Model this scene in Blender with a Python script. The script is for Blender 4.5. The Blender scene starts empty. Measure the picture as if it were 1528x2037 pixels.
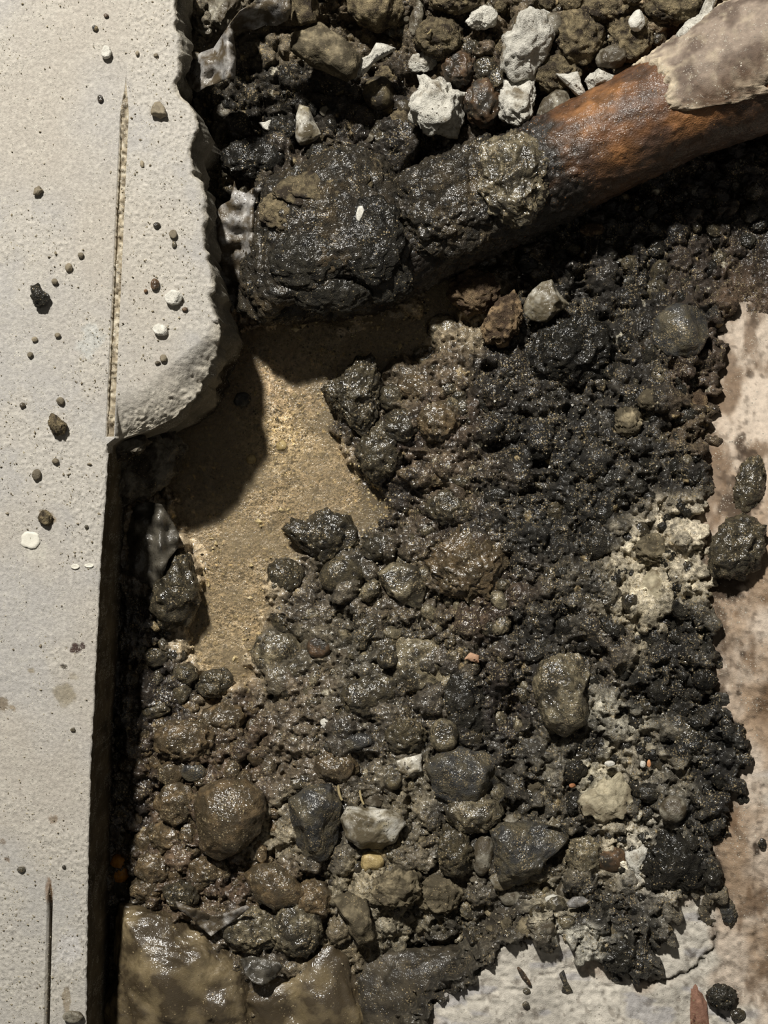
import bpy, math, random
import numpy as np
from mathutils import Vector
from mathutils.geometry import delaunay_2d_cdt

# ------------------------------------------------------------------ camera, world, lamp, exposure
SC = bpy.context.scene
COL = SC.collection
W, H = 1528.0, 2037.0
S = 0.0005            # metres per photo pixel on the slab's top (z = 0)
CAMH = 1.5            # camera height above the slab
cd = bpy.data.cameras.new('camera'); cam = bpy.data.objects.new('camera', cd); COL.objects.link(cam)
cam.location = (0, 0, CAMH); cam.rotation_euler = (0, 0, 0)
cd.sensor_fit = 'HORIZONTAL'; cd.sensor_width = 36.0
cd.lens = 36.0 * CAMH / (W * S)
cd.clip_start = 0.01
SC.camera = cam
wd = bpy.data.worlds.new('world'); SC.world = wd; wd.use_nodes = True
bg = wd.node_tree.nodes['Background']
bg.inputs[0].default_value = (1.0, 0.94, 0.84, 1); bg.inputs[1].default_value = 0.07
ld = bpy.data.lights.new('work_lamp', 'AREA'); ld.shape = 'DISK'; ld.size = 0.20
ld.energy = 184.0; ld.color = (1.0, 0.958, 0.885)
lamp = bpy.data.objects.new('work_lamp', ld); COL.objects.link(lamp)
lamp.location = (-0.90, 2.35, 2.75)
lamp.rotation_euler = (Vector((0.0, -0.05, -0.05)) - lamp.location).to_track_quat('-Z', 'Y').to_euler()
SC.view_settings.view_transform = 'Standard'; SC.view_settings.look = 'None'
SC.view_settings.gamma = 1.0; SC.view_settings.exposure = 0.16
SC.view_settings.use_curve_mapping = False
SC.cycles.max_bounces = 3; SC.cycles.diffuse_bounces = 2; SC.cycles.glossy_bounces = 1; SC.cycles.transmission_bounces = 1; SC.cycles.transparent_max_bounces = 4
SC.cycles.use_adaptive_sampling = True; SC.cycles.adaptive_threshold = 0.05; SC.cycles.caustics_reflective = False; SC.cycles.caustics_refractive = False

RNG = np.random.default_rng(7)

# ------------------------------------------------------------------ helpers
def lin(c):
    c = np.asarray(c, float) / 255.0
    return np.where(c <= 0.04045, c / 12.92, ((c + 0.055) / 1.055) ** 2.4)
def rgba(c):
    l = lin(c); return (float(l[0]), float(l[1]), float(l[2]), 1.0)
def p2w(px, py, z):
    """photo pixel seen at height z (metres) -> world x, y"""
    k = (CAMH - z) / CAMH
    return (px - W / 2) * S * k, (H / 2 - py) * S * k
def _hash(i, j, k, seed):
    n = (i.astype(np.uint32) * np.uint32(374761393) + j.astype(np.uint32) * np.uint32(668265263)
         + k.astype(np.uint32) * np.uint32(2147483647) + np.uint32(seed * 1013904223 & 0xffffffff))
    n = (n ^ (n >> np.uint32(13))) * np.uint32(1274126177)
    n = n ^ (n >> np.uint32(16))
    return n.astype(np.float32) / np.float32(4294967295.0) * 2 - 1
def vnoise(x, y, z, seed=0):
    xi, yi, zi = np.floor(x), np.floor(y), np.floor(z)
    fx, fy, fz = x - xi, y - yi, z - zi
    fx, fy, fz = [f * f * (3 - 2 * f) for f in (fx, fy, fz)]
    xi, yi, zi = [a.astype(np.int64) for a in (xi, yi, zi)]
    o = 0
    for dx in (0, 1):
        wx = fx if dx else 1 - fx
        for dy in (0, 1):
            wy = fy if dy else 1 - fy
            for dz in (0, 1):
                wz = fz if dz else 1 - fz
                o = o + _hash(xi + dx, yi + dy, zi + dz, seed) * wx * wy * wz
    return o
def vnoise2(x, y, seed=0):
    xi, yi = np.floor(x), np.floor(y)
    fx, fy = x - xi, y - yi
    fx, fy = [f * f * (3 - 2 * f) for f in (fx, fy)]
    xi, yi = xi.astype(np.int64), yi.astype(np.int64)
    zi = np.zeros_like(xi)
    a = _hash(xi, yi, zi, seed); b = _hash(xi + 1, yi, zi, seed)
    c = _hash(xi, yi + 1, zi, seed); d = _hash(xi + 1, yi + 1, zi, seed)
    return (a * (1 - fx) + b * fx) * (1 - fy) + (c * (1 - fx) + d * fx) * fy
def fbm(x, y, z, oct=4, seed=0, gain=.5):
    o = 0; a = 1.0
    for i in range(oct):
        o = o + a * vnoise(x, y, z, seed + i); x, y, z = x * 2.03 + 5.1, y * 2.03 + 1.7, z * 2.03 + 9.2; a *= gain
    return o
def fbm2(x, y, oct=4, seed=0, gain=.5, billow=False):
    o = 0; a = 1.0
    for i in range(oct):
        n = vnoise2(x, y, seed + i)
        o = o + a * ((1 - 2 * np.abs(n)) if billow else n); x, y = x * 2.03 + 5.1, y * 2.03 + 1.7; a *= gain
    return o
def worley(x, y, z, seed=0):
    xi, yi, zi = [np.floor(a).astype(np.int64) for a in (x, y, z)]
    best = np.full(x.shape, 9.0)
    for dx in (-1, 0, 1):
        for dy in (-1, 0, 1):
            for dz in (-1, 0, 1):
                a, b, c = xi + dx, yi + dy, zi + dz
                d = ((a + .5 + .5 * _hash(a, b, c, seed) - x) ** 2 + (b + .5 + .5 * _hash(a, b, c, seed + 7) - y) ** 2 + (c + .5 + .5 * _hash(a, b, c, seed + 13) - z) ** 2)
                best = np.minimum(best, d)
    return np.sqrt(best)
def grainy(x, y, z, seed=0):
    """packed round grains, about -.5 .. .5"""
    return .5 - np.minimum(worley(x, y, z, seed), 1.0) ** 1.3
def sm(a, b, x):
    t = np.clip((x - a) / (b - a), 0, 1); return t * t * (3 - 2 * t)
def poly_sd(px, py, P):
    """signed distance in pixels to a polygon, positive inside"""
    P = np.asarray(P, float); Q = np.roll(P, -1, 0)
    d2 = np.full(px.shape, 1e18); ins = np.zeros(px.shape, bool)
    for (ax, ay), (bx, by) in zip(P, Q):
        ex, ey = bx - ax, by - ay
        t = np.clip(((px - ax) * ex + (py - ay) * ey) / (ex * ex + ey * ey + 1e-9), 0, 1)
        d2 = np.minimum(d2, (px - ax - t * ex) ** 2 + (py - ay - t * ey) ** 2)
        c = ((ay > py) != (by > py)) & (px < (bx - ax) * (py - ay) / (by - ay + 1e-12) + ax)
        ins ^= c
    d = np.sqrt(d2)
    return np.where(ins, d, -d)
def line_d(px, py, L):
    d2 = np.full(px.shape, 1e18)
    for (ax, ay), (bx, by) in zip(L[:-1], L[1:]):
        ex, ey = bx - ax, by - ay
        t = np.clip(((px - ax) * ex + (py - ay) * ey) / (ex * ex + ey * ey + 1e-9), 0, 1)
        d2 = np.minimum(d2, (px - ax - t * ex) ** 2 + (py - ay - t * ey) ** 2)
    return np.sqrt(d2)
def mesh_from(name, V, F, smooth=True):
    me = bpy.data.meshes.new(name)
    V = np.ascontiguousarray(V, np.float32); F = np.ascontiguousarray(F, np.int32)
    me.vertices.add(len(V)); me.vertices.foreach_set('co', V.ravel())
    n = F.shape[1]
    me.loops.add(F.size); me.loops.foreach_set('vertex_index', F.ravel())
    me.polygons.add(len(F))
    me.polygons.foreach_set('loop_start', np.arange(0, F.size, n, dtype=np.int32))
    me.polygons.foreach_set('use_smooth', np.full(len(F), smooth, bool))
    me.update(calc_edges=True); me.validate()
    return me
def add_col(me, rgb, name='soil'):
    a = me.color_attributes.new(name, 'FLOAT_COLOR', 'POINT')
    if rgb.shape[1] == 3: rgb = np.concatenate([rgb, np.ones((len(rgb), 1))], 1)
    a.data.foreach_set('color', np.ascontiguousarray(rgb, np.float32).ravel())
def obj(name, me, mat=None, parent=None, loc=None):
    o = bpy.data.objects.new(name, me); COL.objects.link(o)
    if mat is not None and me is not None and not me.materials: me.materials.append(mat)
    if loc is not None: o.location = loc
    if parent is not None: o.parent = parent
    return o
def tag(o, label=None, cat=None, group=None, kind=None):
    if label: o['label'] = label
    if cat: o['category'] = cat
    if group: o['group'] = group
    if kind: o['kind'] = kind
    return o
def grid_faces(ny, nx):
    i = np.arange(ny - 1)[:, None] * nx + np.arange(nx - 1)[None, :]
    i = i.ravel()
    return np.stack([i, i + nx, i + nx + 1, i + 1], 1)

# ------------------------------------------------------------------ materials
def mat_base(name):
    m = bpy.data.materials.new(name); m.use_nodes = True
    nt = m.node_tree; nt.nodes.clear()
    out = nt.nodes.new('ShaderNodeOutputMaterial'); b = nt.nodes.new('ShaderNodeBsdfPrincipled')
    nt.links.new(b.outputs[0], out.inputs[0])
    return m, nt, b, out
def N(nt, typ, **kw):
    n = nt.nodes.new(typ)
    for k, v in kw.items():
        if k.startswith('_'): n.inputs[k[1:]].default_value = v
        else: setattr(n, k, v)
    return n
def mixrgb(nt, fac, a, b, mode='MIX'):
    n = nt.nodes.new('ShaderNodeMix'); n.data_type = 'RGBA'; n.blend_type = mode
    for s, v in ((n.inputs[0], fac), (n.inputs[6], a), (n.inputs[7], b)):
        if hasattr(v, 'is_linked'): nt.links.new(v, s)
        else: s.default_value = v
    return n.outputs[2]
def math_n(nt, op, a, b=0.0, clamp=False):
    n = nt.nodes.new('ShaderNodeMath'); n.operation = op; n.use_clamp = clamp
    for s, v in ((n.inputs[0], a), (n.inputs[1], b)):
        if hasattr(v, 'is_linked'): nt.links.new(v, s)
        else: s.default_value = v
    return n.outputs[0]
def ramp(nt, fac, lo, hi, a=(0, 0, 0, 1), b=(1, 1, 1, 1)):
    r = nt.nodes.new('ShaderNodeValToRGB'); e = r.color_ramp.elements
    e[0].position = lo; e[1].position = hi; e[0].color = a; e[1].color = b
    nt.links.new(fac, r.inputs[0]); return r.outputs[0]
def noise(nt, pos, scale, detail=5, rough=.6):
    n = N(nt, 'ShaderNodeTexNoise', _Scale=scale, _Detail=detail, _Roughness=rough)
    nt.links.new(pos, n.inputs['Vector']); return n.outputs[0]
def grit(nt, pos, scale, thr, share):
    """mask of scattered round grains: a share of the cells, radius thr"""
    v = N(nt, 'ShaderNodeTexVoronoi', _Scale=scale); nt.links.new(pos, v.inputs['Vector'])
    near = ramp(nt, v.outputs['Distance'], thr * .8, thr, (1, 1, 1, 1), (0, 0, 0, 1))
    sep = N(nt, 'ShaderNodeSeparateColor'); nt.links.new(v.outputs['Color'], sep.inputs[0])
    pick = math_n(nt, 'LESS_THAN', sep.outputs[0], share)
    return math_n(nt, 'MULTIPLY', near, pick), sep.outputs[1]
def earth(name, dark, light, speck=(178, 160, 124), share=.06, rough=(.5, .8), bump=.6, scale=150, dist=.002,
          fine=1100, spec=.3, attr=None, var=.35, coat=0.0, speck_scale=420, smear=None, contrast=(.66, 1.3), coat_bump=.5):
    m, nt, b, out = mat_base(name)
    pos = N(nt, 'ShaderNodeNewGeometry').outputs['Position']
    n1 = noise(nt, pos, scale, 4, .65)
    if attr:
        a = N(nt, 'ShaderNodeAttribute', attribute_name=attr); base = a.outputs['Color']
        k = ramp(nt, n1, .3, .7, (contrast[0],) * 3 + (1,), (contrast[1],) * 3 + (1,))
        base = mixrgb(nt, 1.0, base, k, 'MULTIPLY'); wet = a.outputs['Alpha']
    else:
        base = ramp(nt, n1, .32, .68, rgba(dark), rgba(light)); wet = None
        oi = N(nt, 'ShaderNodeObjectInfo')
        v = N(nt, 'ShaderNodeMapRange'); nt.links.new(oi.outputs['Random'], v.inputs[0])
        v.inputs[3].default_value = 1 - var; v.inputs[4].default_value = 1 + var
        cc = N(nt, 'ShaderNodeCombineColor')
        for i in range(3): nt.links.new(v.outputs[0], cc.inputs[i])
        base = mixrgb(nt, 1.0, base, cc.outputs[0], 'MULTIPLY')
    if smear:
        n3 = noise(nt, pos, smear[2], 3, .6)
        base = mixrgb(nt, ramp(nt, n3, .5 - smear[1] * .3, .66 - smear[1] * .3), base, rgba(smear[0]))
    clump = ramp(nt, noise(nt, pos, 48, 2, .65), .45, .6)
    g, gr = grit(nt, pos, speck_scale, .42, share * 2.2)
    g = math_n(nt, 'MULTIPLY', g, clump)
    sp = mixrgb(nt, gr, rgba(speck), rgba([c * .55 for c in speck]))
    base = mixrgb(nt, g, base, sp)
    g2, gr2 = grit(nt, pos, speck_scale * 1.9, .45, share * 2.4)
    g2 = math_n(nt, 'MULTIPLY', g2, clump)
    base = mixrgb(nt, g2, base, rgba([c * .85 for c in speck]))
    nt.links.new(base, b.inputs['Base Color'])
    n2 = noise(nt, pos, fine, 1, .6)
    rr = ramp(nt, n1, .3, .7, (rough[0],) * 3 + (1,), (rough[1],) * 3 + (1,))
    if wet is not None:
        rr = mixrgb(nt, wet, (.9, .9, .9, 1), rr)
    nt.links.new(rr, b.inputs['Roughness'])
    b.inputs['Specular IOR Level'].default_value = spec
    h = math_n(nt, 'ADD', math_n(nt, 'MULTIPLY', n1, 1.0), math_n(nt, 'MULTIPLY', n2, .45))
    h = math_n(nt, 'ADD', h, math_n(nt, 'MULTIPLY', g, .35))
    bp = N(nt, 'ShaderNodeBump', _Strength=bump, _Distance=dist); nt.links.new(h, bp.inputs['Height'])
    nt.links.new(bp.outputs[0], b.inputs['Normal'])
    if coat:   # a film of water: small sharp glints where the relief faces the lamp
        patch = ramp(nt, noise(nt, pos, 70, 1, .6), .3, .55)
        cw = math_n(nt, 'MULTIPLY', patch, coat)
        if wet is not None: cw = math_n(nt, 'MULTIPLY', cw, wet)
        nt.links.new(cw, b.inputs['Coat Weight']); b.inputs['Coat Roughness'].default_value = .2
        b.inputs['Coat IOR'].default_value = 1.75
        nc = noise(nt, pos, 300, 2, .6)
        bc = N(nt, 'ShaderNodeBump', _Strength=coat_bump * 1.8, _Distance=.0021); nt.links.new(nc, bc.inputs['Height'])
        nt.links.new(bc.outputs[0], b.inputs['Coat Normal'])
    return m
M = {}
DK = (46, 41, 33)
M['soil'] = earth('soil_ground', 0, 0, attr='soil', share=.16, rough=(.6, .85), bump=.9, dist=.004, coat=1.0, scale=170, contrast=(.3, 2.2), spec=.25, speck_scale=330)  # soil and mud: colour lows, shared with the bump, darkened like crevice shade
M['black'] = earth('black_soil', (12, 11, 9), (56, 53, 45), share=.05, rough=(.55, .85), bump=1.0, dist=.004, scale=120, coat=.45, speck_scale=380, spec=.15)
M['dark'] = earth('dark_wet_mud', (18, 16, 12), (84, 76, 57), share=.13, bump=.9, dist=.003, scale=150, rough=(.6, .85), spec=.25, coat=1.0, speck_scale=330)
M['brown'] = earth('brown_wet_mud', (42, 34, 23), (128, 108, 78), share=.14, bump=.8, dist=.003, scale=140, rough=(.6, .85), spec=.25, coat=1.0, smear=((70, 60, 43), .3, 50), speck_scale=330, var=.22)
M['greymud'] = earth('grey_wet_mud', (48, 44, 34), (150, 139, 112), share=.2, bump=.9, dist=.003, scale=140, rough=(.6, .85), spec=.25, coat=1.0, smear=((52, 47, 36), .25, 55), speck_scale=330, var=.22)
M['dirt'] = earth('dry_dirt', (66, 58, 42), (150, 136, 106), share=.1, rough=(.6, .95), bump=1.0, dist=.003, smear=((50, 42, 32), .15, 60))
M['dusty'] = earth('dusty_clod', (100, 91, 71), (156, 144, 118), share=.05, rough=(.7, .95), bump=.8, smear=((76, 69, 54), .4, 60))
M['tan'] = earth('tan_clod', (104, 86, 63), (164, 140, 108), share=.05, rough=(.6, .95), bump=1.0, dist=.003, smear=((70, 56, 42), .4, 60))
M['concrete'] = earth('broken_concrete', (166, 163, 153), (224, 221, 210), speck=(120, 112, 98), share=.05, rough=(.7, .95), bump=.9, dist=.003, var=.1, smear=((126, 116, 98), -.2, 45))
M['dirtyconc'] = earth('dirty_underside', (92, 87, 76), (140, 134, 120), share=.06, rough=(.6, .9), bump=.8, dist=.003, smear=((62, 55, 43), .4, 50), var=.1, coat=.2)
M['greystone'] = earth('grey_stone', (104, 100, 89), (156, 150, 134), speck=(70, 62, 50), share=.06, rough=(.5, .8), bump=.5, var=.2, smear=((74, 66, 52), .4, 55), coat=.25)
M['slate'] = earth('dark_slate', (30, 30, 30), (72, 71, 68), share=.16, bump=.8, dist=.003, var=.15, smear=((84, 78, 63), .2, 60), coat=.6)
M['olive'] = earth('olive_stone', (68, 61, 44), (104, 94, 70), share=.03, bump=.4, smear=(DK, .4, 55), coat=.4)
M['brownstone'] = earth('brown_stone', (66, 50, 36), (108, 84, 60), share=.03, bump=.4, coat=.4, smear=(DK, .3, 55))
M['orange'] = earth('orange_stone', (128, 82, 22), (176, 122, 44), share=.02, bump=.3, coat=.3)
M['quartz'] = earth('quartz_stone', (142, 132, 106), (206, 204, 196), speck=(90, 84, 72), share=.06, bump=.5, scale=60, smear=((98, 89, 70), .3, 45), coat=.5)
M['white'] = earth('white_pebble', (186, 184, 174), (232, 229, 219), speck=(150, 145, 132), share=.03, rough=(.6, .9), bump=.6, dist=.003, var=.06)
M['pebble'] = earth('beige_pebble', (104, 95, 79), (146, 136, 116), speck=(80, 70, 55), share=.03, rough=(.6, .9), bump=.5)
M['yellow'] = earth('yellow_stone', (136, 118, 78), (190, 170, 122), speck=(80, 60, 40), share=.06, rough=(.5, .8), bump=.5, coat=.3)
M['clay'] = earth('wet_clay', (98, 86, 63), (156, 140, 108), share=.03, rough=(.35, .6), bump=.45, scale=60, coat=1.0, coat_bump=.4, smear=((72, 62, 46), .4, 30), var=.08)
M['darkclay'] = earth('dark_clay', (38, 34, 28), (66, 60, 48), share=.06, bump=.5, scale=80, coat=.4, smear=((76, 69, 56), .2, 40), var=.05)
M['film'] = earth('grey_plastic', (104, 102, 100), (198, 195, 190), speck=(60, 50, 40), share=.06, rough=(.35, .6), bump=.5, scale=60, var=.05, smear=((86, 76, 60), .35, 45), coat=.5)
M['darkfilm'] = earth('smoky_plastic', (34, 32, 28), (104, 99, 88), speck=(60, 50, 40), share=.05, rough=(.3, .5), bump=.4, scale=50, var=.05, coat=.7)
M['wood'] = earth('red_wood', (128, 92, 76), (172, 132, 112), share=.06, rough=(.6, .9), bump=.4)
M['chip'] = earth('pale_wood', (146, 112, 88), (196, 160, 132), share=.02, rough=(.6, .9), bump=.4)
M['brickbit'] = earth('orange_brick', (158, 106, 72), (192, 140, 100), share=.02, rough=(.7, .9), bump=.4)
M['gold'] = earth('gold_sand', (158, 138, 98), (238, 220, 172), share=.0, rough=(.3, .6), bump=.3, scale=260, coat=.6, var=0)
M['palestone'] = earth('pale_dusty_stone', (146, 138, 116), (194, 184, 158), share=.05, rough=(.6, .9), bump=.6, smear=((120, 110, 90), .1, 50), var=.05)
M['straw'] = earth('straw', (140, 126, 92), (180, 164, 124), share=.0, rough=(.6, .9), bump=.2)
M['slab'] = earth('slab_concrete', 0, 0, attr='soil', speck=(222, 217, 204), share=.16, rough=(.8, .95), bump=.7, dist=.0012, scale=300, fine=1300, spec=.2, speck_scale=560, contrast=(.76, 1.2))
M['slab2'] = earth('dirty_concrete', 0, 0, attr='soil', speck=(214, 206, 190), share=.05, rough=(.6, .9), bump=.6, dist=.0016, scale=150, fine=900, spec=.3, speck_scale=480, contrast=(.74, 1.2))
M['iron'] = earth('rusty_iron', 0, 0, attr='soil', speck=(140, 98, 54), share=.035, rough=(.4, .7), bump=.7, dist=.0025, scale=110, fine=600, spec=.4, coat=.35, contrast=(.55, 1.4))
M['paint'] = earth('white_paint', (212, 209, 196), (232, 229, 216), share=.0, rough=(.5, .7), bump=.2, var=.03)

def water_mat():
    m, nt, b, out = mat_base('murky_water'); nt.nodes.remove(b)
    pos = N(nt, 'ShaderNodeNewGeometry').outputs['Position']
    tr = N(nt, 'ShaderNodeBsdfTransparent'); tr.inputs[0].default_value = (.975, .95, .90, 1)
    df = N(nt, 'ShaderNodeBsdfDiffuse'); df.inputs[0].default_value = rgba((158, 143, 116))
    gl = N(nt, 'ShaderNodeBsdfGlossy'); gl.inputs['Roughness'].default_value = .2
    n1 = noise(nt, pos, 22, 3, .5)
    fac = ramp(nt, n1, .3, .75, (.10, .10, .10, 1), (.55, .55, .55, 1))
    m1 = N(nt, 'ShaderNodeMixShader'); nt.links.new(fac, m1.inputs[0])
    nt.links.new(tr.outputs[0], m1.inputs[1]); nt.links.new(df.outputs[0], m1.inputs[2])
    fr = N(nt, 'ShaderNodeFresnel', _IOR=1.33)
    n2 = noise(nt, pos, 320, 2, .5)
    bp = N(nt, 'ShaderNodeBump', _Strength=.8, _Distance=.0014); nt.links.new(n2, bp.inputs['Height'])
    nt.links.new(bp.outputs[0], gl.inputs['Normal']); nt.links.new(bp.outputs[0], fr.inputs['Normal'])
    m2 = N(nt, 'ShaderNodeMixShader'); nt.links.new(fr.outputs[0], m2.inputs[0])
    nt.links.new(m1.outputs[0], m2.inputs[1]); nt.links.new(gl.outputs[0], m2.inputs[2])
    nt.links.new(m2.outputs[0], out.inputs[0])
    return m
M['water'] = water_mat()

# ------------------------------------------------------------------ the sawn slab (left): top, grooves, broken edge
EDGE = np.array([(-80, 345), (0, 352), (55, 354), (80, 362), (140, 362), (160, 352), (195, 366), (225, 392), (262, 396), (285, 382),
    (320, 384), (345, 384), (370, 406), (390, 414), (430, 412), (470, 408), (500, 416), (530, 424), (560, 428), (600, 420), (630, 430),
    (660, 436), (690, 428), (715, 416), (740, 412), (757, 396), (775, 388), (800, 368), (822, 350), (838, 322), (850, 300), (862, 262),
    (872, 235), (884, 216), (960, 212), (1010, 209), (1100, 201), (1200, 197), (1300, 192), (1400, 187), (1500, 181), (1700, 176), (1900, 173), (2120, 170)], float)
SY = np.arange(-240, 2280, 2.7)
xe = np.interp(SY, EDGE[:, 0], EDGE[:, 1])
jag = (fbm2(SY / 12., SY * 0, 3, 11) * 3.2 + fbm2(SY / 46., SY * 0, 2, 13) * 4.5) * sm(895, 850, SY)
xe = xe + jag + vnoise2(SY / 9., SY * 0, 21) * 1.1 * sm(870, 900, SY)
g1c = 250 + (SY - 170) * (218 - 250) / 700.0           # centre line of the long saw cut
g1w = 8.5 * sm(150, 235, SY) + .4
g1l = np.minimum(g1c - g1w, xe - 9); g1r = np.minimum(g1c + g1w, xe - 6)
g2c = 100 + (SY - 1760) * (93 - 100) / 277.0
g2w = 1.0 + 5.0 * sm(1745, 1800, SY)
def seg(a, b, n, end=False):
    t = np.linspace(0, 1, n, endpoint=end); return a[:, None] + (b - a)[:, None] * t[None]
XL = np.full_like(SY, -420.0)
e = .7
cols = np.concatenate([seg(XL, XL * 0 - 20, 30), seg(XL * 0 - 20, g2c - g2w - e, 44), seg(g2c - g2w - e, g2c - g2w + e, 2), seg(g2c - g2w + e, g2c + g2w - e, 6),
    seg(g2c + g2w - e, g2c + g2w + e, 2), seg(g2c + g2w + e, g1l - e, 48), seg(g1l - e, g1l + e, 2), seg(g1l + e, g1r - e, 8),
    seg(g1r - e, g1r + e, 2), seg(g1r + e, xe, 64, True)], 1)
PX = cols; PY = np.repeat(SY[:, None], cols.shape[1], 1)
z = np.zeros_like(PX)
z += fbm2(PX / 60, PY / 60, 3, 31) * .0005 + fbm2(PX / 6, PY / 6, 2, 37) * .00022
dust = sm(.05, .5, fbm2(PX / 95, PY / 120, 4, 41) + .35 * sm(230, 300, PX) * sm(900, 800, PY) + .35 * np.exp(-((PY - 930) / 120) ** 2))
z += dust * np.maximum(0, fbm2(PX / 5, PY / 5, 2, 43)) * .0012
sde = np.full(PX.shape, 99.0)
mk = (PX > np.minimum(g1r + 2, 236)[:, None]) & (PY < 900)
sde[mk] = np.abs(line_d(PX[mk], PY[mk], list(zip(xe[::2], SY[::2]))))
bev = np.where(PY > 640, 20 + 62 * sm(640, 760, PY), 9 + 5 * vnoise2(PY / 30, PX * 0, 5))
dropm = np.where(PY > 640, .006 + .016 * sm(640, 770, PY), .005)
tb = np.clip(1 - sde / bev, 0, 1)
z -= np.where(mk, tb ** 1.5 * dropm, 0)
z += np.where(mk, tb * (fbm2(PX / 24, PY / 24, 2, 45) * .002 + fbm2(PX / 5.5, PY / 5.5, 2, 47) * .0011), 0)
eu = np.clip((xe[:, None] - PX) / 4.0, 0, 1)
z -= np.where(PY > 880, (1 - eu) ** 2 * .0012, 0)
in1 = ((PX > g1l[:, None]) & (PX < g1r[:, None]) & (PY > 150) & (PY < 868))
gd = .0015 + .006 * sm(160, 330, PY)
fill = fbm2(PX / 5.5, PY / 5.5, 2, 51)
z = np.where(in1, -gd + np.maximum(0, fill) * .004 - .003 * sm(6, 0, PX - g1l[:, None]) * sm(200, 320, PY), z)
in2 = ((PX > (g2c - g2w)[:, None]) & (PX < (g2c + g2w)[:, None]) & (PY > 1758))
z = np.where(in2, -.022 * sm(1755, 1850, PY) - .001, z)
c_grey, c_warm, c_dust = lin((176, 173, 168)), lin((180, 174, 164)), lin((190, 185, 175))
t1 = sm(-.5, .6, fbm2(PX / 220, PY / 260, 3, 61))[..., None]
col = c_grey * (1 - t1) + c_warm * t1
col = col * (1 - .6 * dust[..., None]) + c_dust * .6 * dust[..., None]
blot = sm(.25, .55, fbm2(PX / 10, PY / 10, 3, 63))[..., None] * (1 - dust[..., None])
col = col * (1 - .13 * blot) + lin((228, 224, 212)) * .13 * blot
veil = sm(1500, 1900, PY)[..., None] * .35
col = col * (1 - veil) + lin((176, 173, 165)) * veil
sand = np.stack([np.interp(vnoise2(PX / 7, PY / 7, 71), (-1, 0, 1), [lin((104, 94, 80))[i], lin((158, 147, 126))[i], lin((204, 197, 180))[i]]) for i in range(3)], -1)
col = np.where(in1[..., None], sand, col)
col = np.where(in2[..., None], lin((92, 84, 72)), col)
def stain(cx, cy, rx, ry, c, k, seed=0):
    global col
    d = np.sqrt(((PX - cx) / rx) ** 2 + ((PY - cy) / ry) ** 2) + .35 * fbm2(PX / (rx * .8), PY / (ry * .8), 3, 80 + seed)
    w = (k * sm(1.1, .75, d))[..., None]; col = col * (1 - w) + lin(c) * w
for i, (cx, cy, rx, ry, c, k) in enumerate([(130, 1382, 24, 22, (120, 108, 78), .55), (150, 1290, 13, 10, (62, 44, 40), .95), (164, 1284, 6, 8, (62, 44, 40), .9),
    (128, 1325, 9, 6, (70, 62, 52), .9), (5, 1400, 12, 14, (112, 98, 78), .8), (25, 1408, 9, 7, (140, 126, 104), .8), (62, 1334, 7, 6, (130, 118, 92), .7),
    (92, 1032, 17, 16, (128, 108, 74), .75), (42, 1728, 10, 6, (92, 76, 60), .9), (15, 1710, 6, 6, (100, 84, 68), .8), (105, 1630, 10, 10, (128, 110, 90), .7),
    (5, 1674, 7, 6, (110, 92, 74), .7), (132, 1985, 9, 26, (140, 128, 108), .8), (97, 1770, 7, 30, (120, 92, 64), .7), (140, 1890, 32, 50, (205, 204, 206), .35),
    (75, 1100, 22, 20, (200, 197, 184), .4), (145, 1345, 10, 7, (150, 140, 120), .5), (60, 560, 40, 60, (196, 190, 178), .3), (180, 680, 30, 30, (188, 192, 190), .5)]):
    stain(cx, cy, rx, ry, c, k, i)
slope_t = (tb * mk)[..., None]
col = col * (1 - .5 * slope_t) + lin((198, 188, 164)) * .5 * slope_t
# wall going down from the edge
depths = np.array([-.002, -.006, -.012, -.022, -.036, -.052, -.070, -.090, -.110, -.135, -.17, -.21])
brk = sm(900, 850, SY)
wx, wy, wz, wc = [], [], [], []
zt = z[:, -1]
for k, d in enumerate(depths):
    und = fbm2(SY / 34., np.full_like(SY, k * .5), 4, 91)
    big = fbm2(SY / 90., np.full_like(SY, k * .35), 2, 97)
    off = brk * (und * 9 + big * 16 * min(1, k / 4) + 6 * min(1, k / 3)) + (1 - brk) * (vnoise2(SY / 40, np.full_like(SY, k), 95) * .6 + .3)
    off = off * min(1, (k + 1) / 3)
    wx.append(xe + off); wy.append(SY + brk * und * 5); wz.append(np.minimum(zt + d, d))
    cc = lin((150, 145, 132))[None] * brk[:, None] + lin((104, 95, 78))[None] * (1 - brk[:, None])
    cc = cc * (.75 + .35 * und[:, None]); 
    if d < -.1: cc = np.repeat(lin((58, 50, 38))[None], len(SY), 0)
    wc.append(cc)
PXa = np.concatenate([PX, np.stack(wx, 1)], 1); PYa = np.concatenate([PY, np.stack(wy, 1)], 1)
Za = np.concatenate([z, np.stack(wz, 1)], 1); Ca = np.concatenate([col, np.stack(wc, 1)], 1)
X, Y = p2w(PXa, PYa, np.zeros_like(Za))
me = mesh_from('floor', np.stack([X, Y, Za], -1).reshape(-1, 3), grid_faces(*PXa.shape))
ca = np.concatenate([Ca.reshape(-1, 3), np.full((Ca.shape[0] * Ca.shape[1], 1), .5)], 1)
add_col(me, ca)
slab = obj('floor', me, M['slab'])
tag(slab, 'pale dusty concrete slab with saw cuts and a broken edge', kind='structure')
slab_top = (SY, PX, z)

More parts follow.
